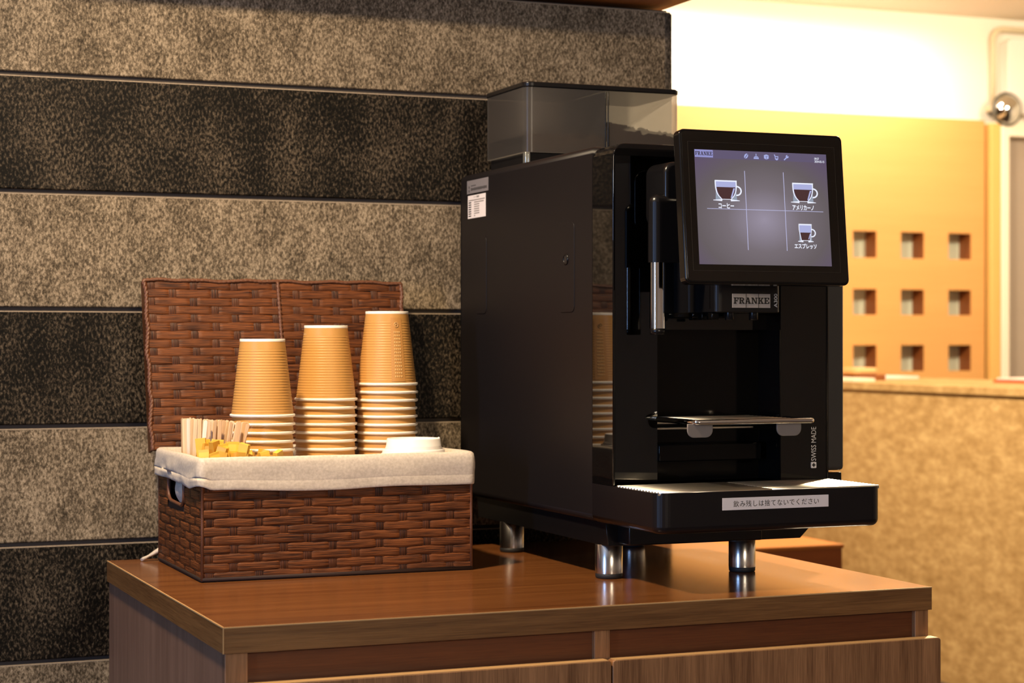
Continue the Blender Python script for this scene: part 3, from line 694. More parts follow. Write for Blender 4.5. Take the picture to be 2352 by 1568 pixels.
for nm, x, y, z, n in stacks:
    for k in range(n):
        loc = (x + random.uniform(-.0006, .0006), y + random.uniform(-.0006, .0006), z - SP*k - 0.0022)
        if not used: c = cup0; c.location = loc; used = True
        else: c = dup(cup0, loc, random.uniform(0, 6.28))
        w = ORD[k] if k < n-1 else 'lowest'
        c['label'] = ('whole upturned kraft paper cup on top of the %s' % nm) if k == 0 else 'white rim of the kraft cup %s in the %s' % (w, nm)
        c['group'] = 'paper cups in the basket'; c['category'] = 'cup'
        if nm.startswith('tallest') and k == 0: rcup = c
# seam with embossed ribs and a round mark on the right-hand top cup
rcup.rotation_euler = (0, 0, 0)
mb = MB(); cx, cy, cz = rcup.location
def cupP(a, f, out):
    r_ = RT-0.0022+(RB-RT+0.0022)*f+out; return (cx+r_*math.cos(a), cy+r_*math.sin(a), cz+0.0035+(HC-0.006)*f)
a0 = math.atan2(-cy, -cx) + 0.18      # towards the viewer, a little right
mb.grid([[cupP(a0+0.52*i/8-0.02, 0.03+0.90*k/20, 0.0006) for k in range(21)] for i in range(9)], 0, True)
mb.build('cup_seam', M['kraft_seam'], rcup, recalc=False).location = (-cx, -cy, -cz)
mb = MB()
for j in range(4):
    for i in range(14):
        a = a0+0.13+0.075*j; f = 0.10+0.048*i + 0.0
        mb.grid([[cupP(a-0.022+0.022*p_, f-0.012+0.008*q_, 0.0009+0.0007*(1 if (p_ == 1 and q_ in (1, 2)) else 0)) for q_ in range(4)] for p_ in range(3)], 0, True)
rr = [cupP(a0+0.22+0.085*math.cos(q*PI/12), 0.83+0.034*math.sin(q*PI/12), 0.0012) for q in range(25)]
mb.tube(rr, 0.00045, 6)
mb.tube([cupP(a0+0.19, 0.845, 0.0012), cupP(a0+0.205, 0.815, 0.0012), cupP(a0+0.22, 0.838, 0.0012), cupP(a0+0.235, 0.815, 0.0012), cupP(a0+0.25, 0.845, 0.0012)], 0.0004, 6)
mb.build('embossed_mark', M['kraft_gloss'], rcup, recalc=False).location = (-cx, -cy, -cz)

# cup lids
lx, ly = 0.9905, 2.822
def lid_mesh(mb):
    R = 0.0505
    mb.lathe([(R-0.003, 0.0), (R+0.0006, 0.0004), (R+0.001, 0.003), (R-0.0002, 0.0042), (R-0.0015, 0.0052), (R-0.0018, 0.009), (R-0.0024, 0.0104), (R-0.0060, 0.0110), (R-0.0072, 0.0122), (R-0.0086, 0.0262), (R-0.0095, 0.0275), (R-0.0115, 0.0272), (R-0.013, 0.0225), (0.0005, 0.0220)], n=48)
    mb.lathe([(R-0.006, 0.0005), (R-0.004, 0.008), (R-0.011, 0.0235)], n=48)
    mb.lathe([(0.0018, 0.0270), (0.0017, 0.0290), (0.0004, 0.0296)], (R-0.0105, 0, 0), n=10)
lid_lab = ['white plastic cup lid on top of the lid stack at the right end of basket', 'white plastic cup lid just under the topmost lid', 'lowest white plastic cup lid in the lid stack']
first = None
for k in range(3):
    zz = zfloor(lx) + 0.0005 + 0.0118*(2-k)
    if first is None:
        mb = MB(); lid_mesh(mb); first = mb.build('cup_lid', M['lid_white'], recalc=False); l_ = first
    else:
        l_ = first.copy(); COL.objects.link(l_)
    l_.location = (lx + 0.002*(k == 1) - 0.001*(k == 2), ly, zz + 0.0005); l_.rotation_euler = (0, 0, -0.55 + 0.8*k)
    tag(l_, lid_lab[k], 'lid', 'cup lids in the basket')
lid0 = first

# wooden stirrers
def stick_obj(mat, L, wd=0.0060, th=0.0013):
    out = [(-wd/2, 0), (wd/2, 0)] + [(wd/2*math.cos(a), L-wd/2+wd/2*math.sin(a)) for a in [PI*i/8 for i in range(9)]]
    mb = MB(); mb.prism(out, -th/2, th/2, 'y', bev=0.0002, seg=1); return mb.build('coffee_stirrer', mat)
protos = [stick_obj(M[m_], L) for m_, L in (('stick_a', 0.112), ('stick_b', 0.112), ('stick_c', 0.112))]
used_p = [False]*3
SG = 'wooden stirrers in the basket'
def put_stick(x, y, yaw, lx_, ly_, mi, label, ztip):
    if used_p[mi]: o_ = protos[mi].copy(); COL.objects.link(o_)
    else: o_ = protos[mi]; used_p[mi] = True
    o_.rotation_euler = (ly_, lx_, yaw)
    zb_ = max(zfloor(x) + 0.0015, CAM_Z + ztip - 0.112); o_.location = (x, y, zb_)
    return tag(o_, label, 'stirrer', SG)
def UX(u, y):                 # world x on the plane y for a horizontal bearing
    tn = (u-1176)/4395; c_, s_ = math.cos(THETA), math.sin(THETA); d = y/(c_-tn*s_); return d*(tn*c_+s_)
rs = random.Random(21)
gen = 'pale wooden stirrer standing upright in the packed bundle at the left end of basket'
common = []
for row_ in range(2):
    n = 18 if row_ == 0 else 15
    for i in range(n):
        f = i/(n-1); u = 414 + 152*f + rs.uniform(-2, 2) - row_*3
        y = 2.925 - 0.115*f + (0.012 if row_ else 0.0) + rs.uniform(-.003, .003)
        zt = -0.1185 - 0.011*max(0, f-0.45)/0.55 + rs.uniform(-.0065, .002) - (0.0 if row_ else 0.004)
        lean_x = 0.01 + 0.24*max(0, f-0.30)/0.70 + rs.uniform(-.035, .035)
        L_ = 0.112; x = UX(u, y) - lean_x*L_*0.85
        x = max(x, ix0+0.004)
        mi = rs.choices([0, 1, 2], [6, 3, 1])[0]
        common.append((x, y, rs.uniform(-0.9, 0.7) - 0.35, lean_x, rs.uniform(-.03, .03), mi, zt))
for k, a in enumerate(common): put_stick(a[0], a[1], a[2], a[3], a[4], a[5], gen, a[6])
y = 2.905; put_stick(ix0+0.006, 2.915, -0.40, 0.005, 0, 0, 'broad pale wooden stirrer at the far left end of the stirrer bundle', -0.118)
put_stick(UX(462, 2.855)-0.004, 2.855, -0.4, 0.10, 0, 2, 'whitest wooden stirrer leaning in front of the stirrer bundle', -0.127)
put_stick(UX(500, 2.840), 2.840, -0.4, 0.03, 0, 1, 'dark shaded wooden stirrer in the middle of the bundle', -0.124)
put_stick(UX(560, 2.806)-0.018, 2.806, -0.35, 0.17, 0, 1, 'tall tan wooden stirrer leaning right against the left cup stack', -0.121)
put_stick(UX(572, 2.812)-0.018, 2.818, -0.9, 0.18, 0, 1, 'short tan wooden stirrer at the right end of the bundle', -0.134)
put_stick(UX(546, 2.800)-0.012, 2.797, -0.35, 0.12, 0, 1, 'broad tan wooden stirrer in front beside the tall leaning one', -0.131)

# sugar packets
def packet_obj(mat, L, wd, th, kind):
    mb = MB()
    if kind == 0: rowsp = [(0, wd, th*0.3), (0.012, wd, th), (L-0.010, wd, th), (L, wd, th*0.92)]
    else: rowsp = [(0, wd, th*0.3), (0.012, wd, th), (L-0.014, wd, th), (L-0.004, wd*1.02, th*0.25), (L, wd*1.02, th*0.15)]
    g = [[(-w/2, -h/2, z), (w/2, -h/2, z), (w/2, h/2, z), (-w/2, h/2, z)] for z, w, h in rowsp]
    V = mb.grid(g, 0, False, closed_v=True); mb.bm.faces.new(V[0]); mb.bm.faces.new(V[-1])
    return mb.build('sugar_packet', mat)
pk = [packet_obj(M['packet'], 0.075, 0.0150, 0.0085, 0), packet_obj(M['packet'], 0.075, 0.0160, 0.0075, 1), packet_obj(M['packet_b'], 0.075, 0.0150, 0.0090, 0)]
usedk = [False]*3
# (u of the top, height of the top below eye level, y, yaw, lean, kind)
PK = [(456, 1021, 2.800, -0.2, 0.15, 0), (449, 1037, 2.784, -0.6, -0.1, 1), (471, 1013, 2.812, 0.3, 0.05, 0), (481, 1010, 2.806, -0.5, 0.25, 1),
      (486, 1017, 2.796, 0.6, -0.2, 2), (502, 1014, 2.808, -0.25, 0.05, 0), (506, 1018, 2.790, 0.15, -0.15, 1), (494, 1031, 2.778, -0.7, 0.25, 2),
      (515, 1034, 2.776, 0.4, -0.1, 0), (536, 1013, 2.786, -0.15, 0.02, 1), (528, 1040, 2.768, 0.5, 0.3, 0), (543, 1043, 2.768, -0.4, -0.2, 2),
      (562, 1022, 2.778, -0.7, 0.25, 0), (571, 1027, 2.782, 0.75, 0.2, 2), (556, 1042, 2.766, 0.1, 0.1, 2), (584, 1041, 2.772, 0.7, 0.35, 1),
      (604, 1036, 2.778, -0.6, 0.2, 2), (616, 1040, 2.774, 0.7, -0.3, 0), (472, 1037, 2.772, -0.3, 0.2, 0), (463, 1030, 2.790, 0.8, 0.1, 2), (519, 1026, 2.790, 0.9, 0.2, 1), (447, 1024, 2.806, 0.5, 0.1, 2), (462, 1011, 2.818, -0.4, -0.1, 0), (492, 1022, 2.802, -0.3, -0.1, 0), (524, 1020, 2.796, -0.6, 0.2, 2), (550, 1030, 2.786, 0.35, -0.15, 0), (545, 1017, 2.792, 0.5, 0.2, 1), (511, 1042, 2.764, -0.2, 0.2, 2), (480, 1042, 2.764, 0.35, -0.25, 1), (593, 1042, 2.766, 0.2, -0.2, 0), (567, 1040, 2.766, -0.5, -0.2, 1)]
for i, (u, v, y, yaw, le, kd) in enumerate(PK):
    if usedk[kd]: o_ = pk[kd].copy(); COL.objects.link(o_)
    else: o_ = pk[kd]; usedk[kd] = True
    x = UX(u, y); d = x*math.sin(THETA)+y*math.cos(THETA); zt_ = CAM_Z-(v-784)/4395*d
    o_.rotation_euler = (0.12*math.sin(i*2.3), le, yaw)
    zt_ += 0.003; hh_ = min(0.075, (zt_ - zfloor(x-0.02) - 0.0015)/math.cos(le)) if x > 0.75 else 0.075
    bz = zt_ - hh_*math.cos(le); x0 = x - hh_*math.sin(le)*math.cos(yaw)
    o_.location = (max(x0, ix0+0.01), y - 0.0, bz)
    zf = zfloor(o_.location.x)
    if bz < zf + 0.001:
        o_.scale = (1, 1, max(0.3, (zt_-zf-0.001)/(0.075*math.cos(le)))); o_.location.z = zf+0.001
    lab = 'small folded yellow sugar packet in the heap in front of the wooden stirrers'
    if i == 9: lab = 'upright yellow sugar packet standing tallest in the middle of the heap'
    if i == 12: lab = 'large tilted yellow sugar packet under the leaning tan stirrer'
    if i == 17: lab = 'rightmost yellow sugar packet peeking over the liner edge'
    if i == 1: lab = 'leftmost low yellow sugar packet against the liner'
    tag(o_, lab, 'sugar packet', 'sugar packets in the basket')

# ------------------------------------------------------------------ coffee machine
MX0, MX1 = 1.178, 1.538
YF, YBd, YK = 2.492, 2.563, 3.13
Z = lambda r_: CAM_Z + r_            # height relative to eye level
cm = thing('coffee_machine', ((MX0+MX1)/2, 2.75, T), 'black automatic coffee machine with a lit touchscreen on chrome feet', 'coffee machine')
# body cover
mb = MB()
mb.prism(rrect(MX0, MX1-0.01, YBd, YK, 0.028, 8, (0, 0, 1, 1)), Z(-0.2653), Z(0.288), 'z', bev=0.011, seg=4, smooth_sides=False)
body = mb.build('body_cover', M['body_black'], cm)
mb = MB(); mb.box(MX0-0.0003, MX0+0.001, 3.1085, 3.1093, Z(-0.25), Z(0.262)); mb.build('back_seam', M['satin_black'], body)
for (a, b_, c, d) in ((2.6265, 2.684, 0.0442, 0.181), (2.987, 3.037, 0.0466, 0.178)):
    mb = MB(); mb.prism(rrect(a, b_, Z(c), Z(d), 0.010, 5), MX0-0.0010, MX0+0.001, 'x', bev=0.0007); mb.build('grip_plate', M['body_black'], body)
mb = MB(); mb.lathe([(0.0086, -0.0004), (0.0086, -0.0018), (0.0072, -0.0026), (0.0062, -0.0016), (0.0060, 0.0)], (MX0-0.0006, 2.656, Z(0.125)), 24, axis='x'); mb.lathe([(0.0062, -0.0012), (0.0002, -0.0012)], (MX0-0.0006, 2.656, Z(0.125)), 24, axis='x', mi=1); mb.build('side_lock', [M['satin_black'], M['ink']], body)
# labels on the side
mb = MB(); mb.box(MX0-0.0007, MX0, 2.979, 3.077, Z(0.2530), Z(0.2755), mi=0)
rl = random.Random(8); q = 0.0
while q < 0.072:
    w_ = rl.uniform(0.0016, 0.0042); h_ = rl.uniform(0.0016, 0.0026); mb.box(MX0-0.00095, MX0-0.0007, 3.058-q-w_, 3.058-q, Z(0.2600-h_), Z(0.2600+h_), mi=1); q += w_+0.0006
q = 0.0
while q < 0.022:
    w_ = rl.uniform(0.0010, 0.0022); mb.box(MX0-0.00095, MX0-0.0007, 3.058-q-w_, 3.058-q, Z(0.2652), Z(0.2668), mi=1); q += w_+0.0005
for z_ in (0.2575, 0.2640): mb.lathe([(0.0026, 0), (0.0002, 0)], (MX0-0.0009, 3.067, Z(z_)), 12, axis='x', mi=1)
mb.build('maker_label', [M['label_grey'], M['ink_dim']], cm, recalc=False)
mb = MB(); mb.box(MX0-0.0007, MX0, 2.991, 3.073, Z(0.2105), Z(0.2497), mi=0)
me, sc = fit_text('リース物件', 0.026, 0.0040); mb.add_mesh(me, FACE_LEFT(MX0-0.0009, 3.032, Z(0.2462)) @ sc, 1)
rl = random.Random(4)
for i in range(8):
    z_ = 0.2412 - i*0.0038; y_ = 3.069
    segs = [(0.0, 0.075)] if i == 0 else [(0.0, 0.012), (0.026, 0.026 + (0.045 if i == 1 else 0.004 if i == 7 else 0.024))]
    for a, b_ in segs:
        q = a
        while q < b_:
            w_ = rl.uniform(0.0012, 0.0030); mb.box(MX0-0.00095, MX0-0.0007, y_-min(q+w_, b_), y_-q, Z(z_-0.0010), Z(z_+0.0010), mi=2 if a > 0 or i == 0 else 1); q += w_+0.0007
mb.build('lease_label', [M['paper_white'], M['ink'], M['ink_grey']], cm, recalc=False)
# chassis
mb = MB(); mb.prism([(MX0+0.010, Z(-0.262)), (MX0+0.014, Z(-0.300)), (MX1-0.022, Z(-0.300)), (MX1-0.002, Z(-0.281)), (MX1-0.002, Z(-0.262))], 2.538, 3.06, 'y', bev=0.001)
mb.box(MX0+0.03, MX0+0.25, 2.50, 2.54, Z(-0.296), Z(-0.262), bev=0.002)
mb.build('chassis', M['satin_black'], cm)
# feet
for x, y in ((1.2088, 2.571), (1.431, 2.567), (1.2095, 2.952), (1.432, 2.950)):
    mb = MB(); mb.lathe([(0.0205, 0.0075), (0.0205, 0.0495), (0.0195, 0.0505)], (x, y, T), 36); ft = mb.build('foot', M['steel'], cm)
    mb = MB(); mb.lathe([(0.0003, 0.0), (0.0185, 0.0), (0.0200, 0.0015), (0.0203, 0.0075), (0.0190, 0.0080)], (x, y, T), 36); mb.build('rubber_pad', M['rubber'], ft)
# front frame: gloss arch with slanted facets and brewing bay
ztop_ = Z(0.286); zb0 = T+0.142
mb = MB()
out = [(MX0, zb0), (MX0, ztop_-0.020)] + [(MX0+0.020-0.020*math.cos(a), ztop_-0.020+0.020*math.sin(a)) for a in [PI/2*i/6 for i in range(1, 7)]] + [(MX1-0.020+0.020*math.sin(a), ztop_-0.020+0.020*math.cos(a)) for a in [PI/2*i/6 for i in range(0, 7)]] + [(MX1, zb0)]
inn = [(MX1-0.003, zb0), (MX1-0.003, Z(0.268)), (MX0+0.004, Z(0.268)), (MX0+0.004, zb0)]
mb.prism(out + inn, YF, YBd, 'y', bev=0.0012, seg=2)
mb.build('front_frame', M['gloss_black'], cm)
mb = MB()
BXL, BXR, YI, YC, ZCt = 1.2716, 1.456, 2.5364, 2.561, Z(0.0175)
f = mb.face
ZR = Z(0.268)
f([(MX0+0.004, 2.562, zb0), (BXL, YI, zb0), (BXL, YI, ZR), (MX0+0.004, 2.562, ZR)], 0)          # left panel, turned a little outward
f([(BXL, YI, ZCt), (BXR, YI, ZCt), (BXR, YI, ZR), (BXL, YI, ZR)], 0)
f([(BXR, YF+.002, ZR), (BXR, YI, ZR), (BXR, YI, ZCt), (BXR, YF+.002, ZCt)], 0)
f([(BXL, YI, ZCt), (BXR, YI, ZCt), (BXR, YC, ZCt), (BXL, YC, ZCt)], 0)
f([(BXL, YI, zb0), (BXL, YC, zb0), (BXL, YC, ZCt), (BXL, YI, ZCt)], 0)
f([(BXL, YC, zb0), (BXR, YC, zb0), (BXR, YC, ZCt), (BXL, YC, ZCt)], 2)
f([(BXR, YC, zb0), (BXR, YF+.002, zb0), (BXR, YF+.002, ZCt), (BXR, YC, ZCt)], 0)
f([(BXR, YF+.002, zb0), (MX1-.003, YF+.002, zb0), (MX1-.003, YF+.002, Z(0.268)), (BXR, YF+.002, Z(0.268))], 0)   # right flat panel
mb.tube([(BXR, YF+.0035, zb0), (BXR, YF+.0035, ZCt)], 0.0016, 8, mi=0)
mb.box(BXL, BXR-0.012, YI-0.006, YC, Z(-0.178), Z(-0.152), bev=0.002, mi=2)       # lower rail
mb.box(BXL, BXR-0.02, YI+0.004, YI+0.012, Z(-0.131), Z(-0.1275), bev=0.001, mi=3); mb.box(BXL, BXR-0.02, YI+0.004, YI+0.012, Z(-0.1225), Z(-0.119), bev=0.001, mi=3)
mb.build('brewing_bay', [M['gloss_black'], M['panel_black'], M['panel_black'], M['grille_steel']], cm, recalc=False)
# lettering on the right panel
mb = MB()
me, sc = fit_text('SWISS MADE', 0.0510, 0.0085); mb.add_mesh(me, FACE_FRONT(1.5125, YF+0.0014, Z(-0.1540), PI/2) @ sc, 0)
cxx, czz = 1.5125, Z(-0.1858)
mb.prism(rrect(cxx-0.0046, cxx+0.0046, czz-0.0046, czz+0.0046, 0.0012, 3), YF+0.0011, YF+0.002, 'y', mi=0)
for a, b_ in ((0.003, 0.0010), (0.0010, 0.003)): mb.box(cxx-a, cxx+a, YF+0.0008, YF+0.0012, czz-b_, czz+b_, mi=1)
mb.build('panel_print', [M['print_white'], M['ink']], cm, recalc=False)
# grey module on the right side
mb = MB(); mb.box(MX1+0.001, 1.607, YBd-0.005, 2.95, Z(-0.200), Z(0.092), bev=0.006, seg=3); mb.build('side_module', M['grey_module'], cm)
mb = MB(); mb.box(MX1-0.004, 1.605, YBd-0.001, 2.93, Z(-0.262), Z(-0.203), bev=0.002); mb.build('side_base', M['satin_black'], cm)
# bean hopper
HX0, HX1, HY0, HY1 = 1.200, 1.482, 2.871, 3.050
hp = MB(); hp.box(HX0+0.008, HX1-0.008, HY0+0.010, HY1-0.006, Z(0.284), Z(0.310), bev=0.002); hopper = hp.build('bean_hopper', M['satin_black'], cm)
mb = MB()
def shell(x0, x1):
    ol = rrect(x0, x1, HY0, HY1, 0.014, 6); il = rrect(x0+0.0025, x1-0.0025, HY0+0.0025, HY1-0.0025, 0.012, 6)
    g = [[(p_[0], p_[1], Z(0.309)) for p_ in ol], [(p_[0], p_[1], Z(0.4145)) for p_ in ol]]
    mb.grid(g, 0, True, closed_v=True)
    mb.face([(p_[0], p_[1], Z(0.309)) for p_ in ol], 0)
xm = 1.345
shell(HX0, HX1)
mb.build('hopper_tank', M['smoked'], hopper)
mb = MB(); mb.box(xm-0.0022, xm-0.0004, HY0-0.0012, HY0+0.0006, Z(0.311), Z(0.413), bev=0.0005); mb.box(xm+0.0024, xm+0.0044, HY0-0.0014, HY0+0.0006, Z(0.311), Z(0.413), bev=0.0007); mb.build('hopper_seam', M['satin_black'], hopper)
mb = MB(); mb.box(xm-0.001, xm+0.001, HY0+0.003, HY1-0.003, Z(0.310), Z(0.413)); mb.build('hopper_divider', M['grey_module'], hopper)
mb = MB(); mb.prism(rrect(HX0-0.0015, HX1+0.001, HY0-0.0015, HY1+0.001, 0.015, 6), Z(0.4145), Z(0.4235), 'z', bev=0.0022, seg=3); mb.build('hopper_lid', M['satin_black'], hopper)
mb = MB(); rb_ = random.Random(9)
for x0, x1, hh in ((HX0+0.004, xm-0.003, 0.034), (xm+0.003, HX1-0.004, 0.052)):
    nx = 16; g = []
    for i in range(nx+1):
        x = x0+(x1-x0)*i/nx; g.append([])
        for k in range(11):
            y = HY0+0.004+(HY1-HY0-0.008)*k/10
            sl = (0.016*(0.5-i/nx) if hh > 0.04 else 0)
            g[-1].append((x, y, Z(0.310) + hh*0.82 + sl + 0.006*noise.noise((x*60, y*60, 0))))
    mb.grid(g, 0, True)
    top_ = [[p_ for p_ in row] for row in g]
    front_ = [(row[0]) for row in g]
    mb.grid([[(p_[0], p_[1], Z(0.3102)), p_] for p_ in front_], 0, False)
    for i in range(46):
        x = rb_.uniform(x0+.005, x1-.005); y = rb_.uniform(HY0+0.006, HY0+0.05)
        sl = (0.016*(0.5-(x-x0)/(x1-x0)) if hh > 0.04 else 0)
        mtx = Matrix.Translation((x, y, Z(0.310)+hh*0.82+sl+0.002)) @ Matrix.Rotation(rb_.uniform(0, 3), 4, 'Z') @ Matrix.Rotation(rb_.uniform(-.5, .5), 4, 'X') @ Matrix.Diagonal((0.0058, 0.0042, 0.0032, 1))
        r_ = bmesh.ops.create_uvsphere(mb.bm, u_segments=10, v_segments=6, radius=1.0, matrix=mtx)
        for v in r_['verts']:
            for ff in v.link_faces: ff.smooth = True
o = mb.build('coffee_beans', M['beans'], hopper); o['kind'] = 'stuff'
mb = MB(); mb.box(1.1985, 1.2075, 2.868, 2.879, Z(0.286), Z(0.3085), bev=0.0015, mi=0); mb.box(1.203, 1.2065, 2.8665, 2.8685, Z(0.286), Z(0.305), bev=0.0006); mb.build('hopper_latch', M['door_metal'], hopper)
# dispenser head behind the screen
mb = MB(); mb.prism(rrect(1.299, 1.405, 2.405, YI, 0.009, 6, (1, 1, 0, 0)), Z(0.0415), Z(0.215), 'z', bev=0.0012)
head = mb.build('dispenser_head', M['satin_black'], cm)
mb = MB(); mb.box(1.2985, 1.300, 2.4225, 2.4245, Z(0.0475), Z(0.08)); mb.build('head_seam', M['gloss_black'], head)
mb = MB()
for (a, b_) in ((1.305, 1.321), (1.330, 1.345)): mb.box(a, b_, 2.44, 2.52, Z(0.0365), Z(0.0420), bev=0.001)
for y_ in (2.42, 2.45, 2.48): mb.box(1.300, 1.312, y_, y_+0.012, Z(0.031), Z(0.0420), bev=0.0015)
mb.box(1.29, 1.345, 2.46, YI, Z(0.034), Z(0.0420), bev=0.002); mb.build('head_underside', M['panel_black'], head)
for x in (1.3300, 1.3695):
    mb = MB(); mb.lathe([(0.0066, 0.0), (0.0066, -0.0100), (0.0058, -0.0112), (0.0035, -0.0112), (0.0035, -0.004)], (x, 2.423, Z(0.0420)), 24); mb.build('nozzle', M['satin_black'], head)
px0, px1, pz0, pz1 = 1.3247, 1.3862, Z(0.0482), Z(0.0682)
mb = MB(); mb.box(px0, px1, 2.4038, 2.4052, pz0, pz1, mi=0)
wd_, polys = slab_polys('FRANKE'); hgt = 0.0088; sx = (px1-px0-0.0035)/wd_
for p_ in polys: mb.prism([(px0+0.0018+a*sx, pz0+0.0058+b_*hgt) for a, b_ in p_], 2.4035, 2.4039, 'y', mi=1)
for x in (px0+(px1-px0)*0.352, px0+(px1-px0)*0.688): mb.box(x-0.0003, x+0.0003, 2.4034, 2.4040, pz0, pz1, mi=1)
mb.build('logo_plate', [M['plate_silver'], M['ink']], head, recalc=False)
mb = MB(); me, sc = fit_text('A300', 0.0196, 0.0054); mb.add_mesh(me, FACE_FRONT(1.3955, 2.4045, Z(0.0588), PI/2) @ sc, 0); mb.build('model_print', M['print_white'], head, recalc=False)
# rounded screen holder on the left and milk wand
mb = MB(); mb.prism(rrect(1.233, 1.33, Z(0.165), Z(0.2565), 0.016, 6), 2.435, 2.50, 'y', bev=0.006, seg=3); mb.build('screen_bracket', M['satin_black'], cm)
WX, WY = 1.227, 2.447
mb = MB(); rr_ = 0.0128
mb.prism(rrect(WX-0.0135, WX+0.075, WY-0.0135, WY+0.0135, 0.0132, 8, (1, 0, 0, 1)), Z(0.1125), Z(0.2105), 'z', bev=0.0125, seg=6, bev_caps='hi')
wand = mb.build('milk_wand', M['satin_black'], cm)
mb = MB(); mb.lathe([(0.0112, 0.0), (0.0112, 0.0945)], (WX, WY, Z(0.0185)), 28); mb.build('wand_tube', M['chrome'], wand)
mb = MB(); mb.lathe([(0.0095, 0.0), (0.0108, 0.0005), (0.0111, 0.0080), (0.0104, 0.0085)], (WX, WY, Z(0.0100)), 28); mb.lathe([(0.0095, 0.0), (0.0003, 0.0)], (WX, WY, Z(0.0100)), 28); mb.build('wand_tip', M['satin_black'], wand)
# drip tray
TY = 2.349; tz0, tz1 = T+0.0845, T+0.1415
mb = MB()
ol = rrect(MX0, 1.541, TY, YBd, 0.020, 8, (1, 1, 0, 0)); 
mb.prism(ol, tz0, tz1-0.004, 'z', bev=0.010, seg=4, bev_caps='lo')
il = rrect(MX0+0.003, 1.538, TY+0.003, YBd, 0.017, 8, (1, 1, 0, 0))
g = [[(p_[0], p_[1], tz1-0.004) for p_ in ol], [(p_[0], p_[1], tz1) for p_ in ol], [(p_[0], p_[1], tz1) for p_ in il], [(p_[0], p_[1], tz1-0.0035) for p_ in il]]
mb.grid(g, 0, False, closed_v=True)
tray = mb.build('drip_tray', M['matte_black'], cm)
for a, b_ in ((MX0+0.0045, 1.3585), (1.3605, 1.5365)):
    mb = MB()
    nb = 15
    for i in range(nb):
        y = TY+0.0065+(2.487-TY-0.0065)*i/(nb-1)
        mb.tube([(a, y, tz1-0.0004), (b_, y, tz1-0.0004)], 0.0023, 8)
    for x in (a+0.001, b_-0.001, (a+b_)/2): mb.box(x-0.0012, x+0.0012, TY+0.005, 2.488, tz1-0.0034, tz1-0.0012)
    mb.build('drip_grille', M['grille_steel'], tray)
nz0, nz1, nx0, nx1 = Z(-0.2346), Z(-0.2176), 1.2783, 1.449
mb = MB(); mb.box(nx0, nx1, TY-0.0006, TY+0.0004, nz0, nz1, mi=0)
me, sc = fit_text('飲み残しは捨てないでください', 0.1375, 0.0088, spacing=1.12); mb.add_mesh(me, FACE_FRONT((nx0+nx1)/2+0.0005, TY-0.0008, (nz0+nz1)/2) @ sc, 1)
mb.build('notice_sticker', [M['paper_white'], M['ink']], tray, recalc=False)
# cup shelf
sx0, sx1, sy0, sy1, sz = 1.255, 1.4425, 2.381, YC-0.01, Z(-0.1135)
mb = MB(); mb.box(sx0, sx1-0.006, sy0+0.003, sy1, sz-0.0016, sz+0.0010, mi=0)
for i in range(14):
    y = sy0+0.010+i*0.012; mb.tube([(sx0+0.006, y, sz+0.0012), (sx1-0.010, y, sz+0.0012)], 0.0012, 6)
shelf = mb.build('cup_shelf', M['grille_steel'], cm)
mb = MB(); mb.tube([(sx0, sy1-0.05, sz), (sx0, sy0+0.003, sz), (sx0+0.001, sy0+0.001, sz), (sx0+0.004, sy0, sz), (sx1-0.004, sy0, sz), (sx1-0.001, sy0+0.001, sz), (sx1, sy0+0.004, sz), (sx1, sy1-0.09, sz)], 0.0040, 12); mb.build('shelf_rail', M['chrome'], shelf)
for cx_ in (1.262, 1.4055):
    mb = MB(); ol = [(p_[0], p_[1]) for p_ in rrect(cx_-0.019, cx_+0.021, sz-0.0215, sz-0.002, 0.0105, 6, (1, 1, 0, 0))]
    mb.prism(ol, sy0+0.004, sy0+0.007, 'y', bev=0.0008); mb.build('shelf_tab', M['tab'], shelf)
# touch screen
tilt = math.atan(0.0215/0.2145)
SW, SH, STh = 0.2615, 0.2156, 0.018
M['screen_frame'] = simple('black_screen_frame', (0.005, 0.0042, 0.004), 0.16, spec=0.35)
SO = Matrix.Translation((1.213, 2.333, Z(0.0795))) @ Matrix.Rotation(-tilt, 4, 'X')     # local: x right, z up, y back
def scr(mb):
    for v in mb.bm.verts: v.co = SO @ v.co
mb = MB(); mb.prism(rrect(0, SW, 0, SH, 0.0085, 6), 0.0, STh, 'y', bev=0.0022, seg=3); scr(mb); ts = mb.build('touch_screen', M['screen_frame'], cm)
mb = MB(); mb.prism(rrect(0.0035, SW-0.0035, 0.0035, SH-0.0035, 0.006, 6), -0.0006, 0.0006, 'y', bev=0.0003); scr(mb); mb.build('screen_glass', M['bezel'], ts)
mb = MB(); mb.box(SW*0.28, SW*0.72, STh, 0.09, SH*0.25, SH*0.75, bev=0.01); scr(mb); mb.build('screen_mount', M['satin_black'], ts)
mb = MB(); e0, e1, e2, e3 = 0.0125, SW-0.0145, 0.018, SH-0.018
for q in ((e0, e1, e2, e2+.0004), (e0, e1, e3, e3+.0004), (e0, e0+.0005, e2, e3), (e1, e1+.0004, e2, e3)): mb.box(q[0], q[1], -0.0008, -0.0005, q[2], q[3])
scr(mb); mb.build('glass_line', M['glass_line'], ts)
DX0, DX1, DZ0, DZ1 = 0.0222, 0.2332, 0.0268, 0.1872
DY = -0.0008
mb = MB(); mb.face([(DX0, DY, DZ0), (DX1, DY, DZ0), (DX1, DY, DZ1), (DX0, DY, DZ1)], 0, uvs=[(0, 0), (1, 0), (1, 1), (0, 1)])
scr(mb); mb.build('display', M['display'], ts, recalc=False)
def D(fx, fz, k=1): return (DX0+(DX1-DX0)*fx, DY-0.00012*k, DZ1-(DZ1-DZ0)*fz)
def dquad(mb, a, b_, c, d, mi=0, k=2): mb.face([D(a, d, k), D(b_, d, k), D(b_, c, k), D(a, c, k)], mi)
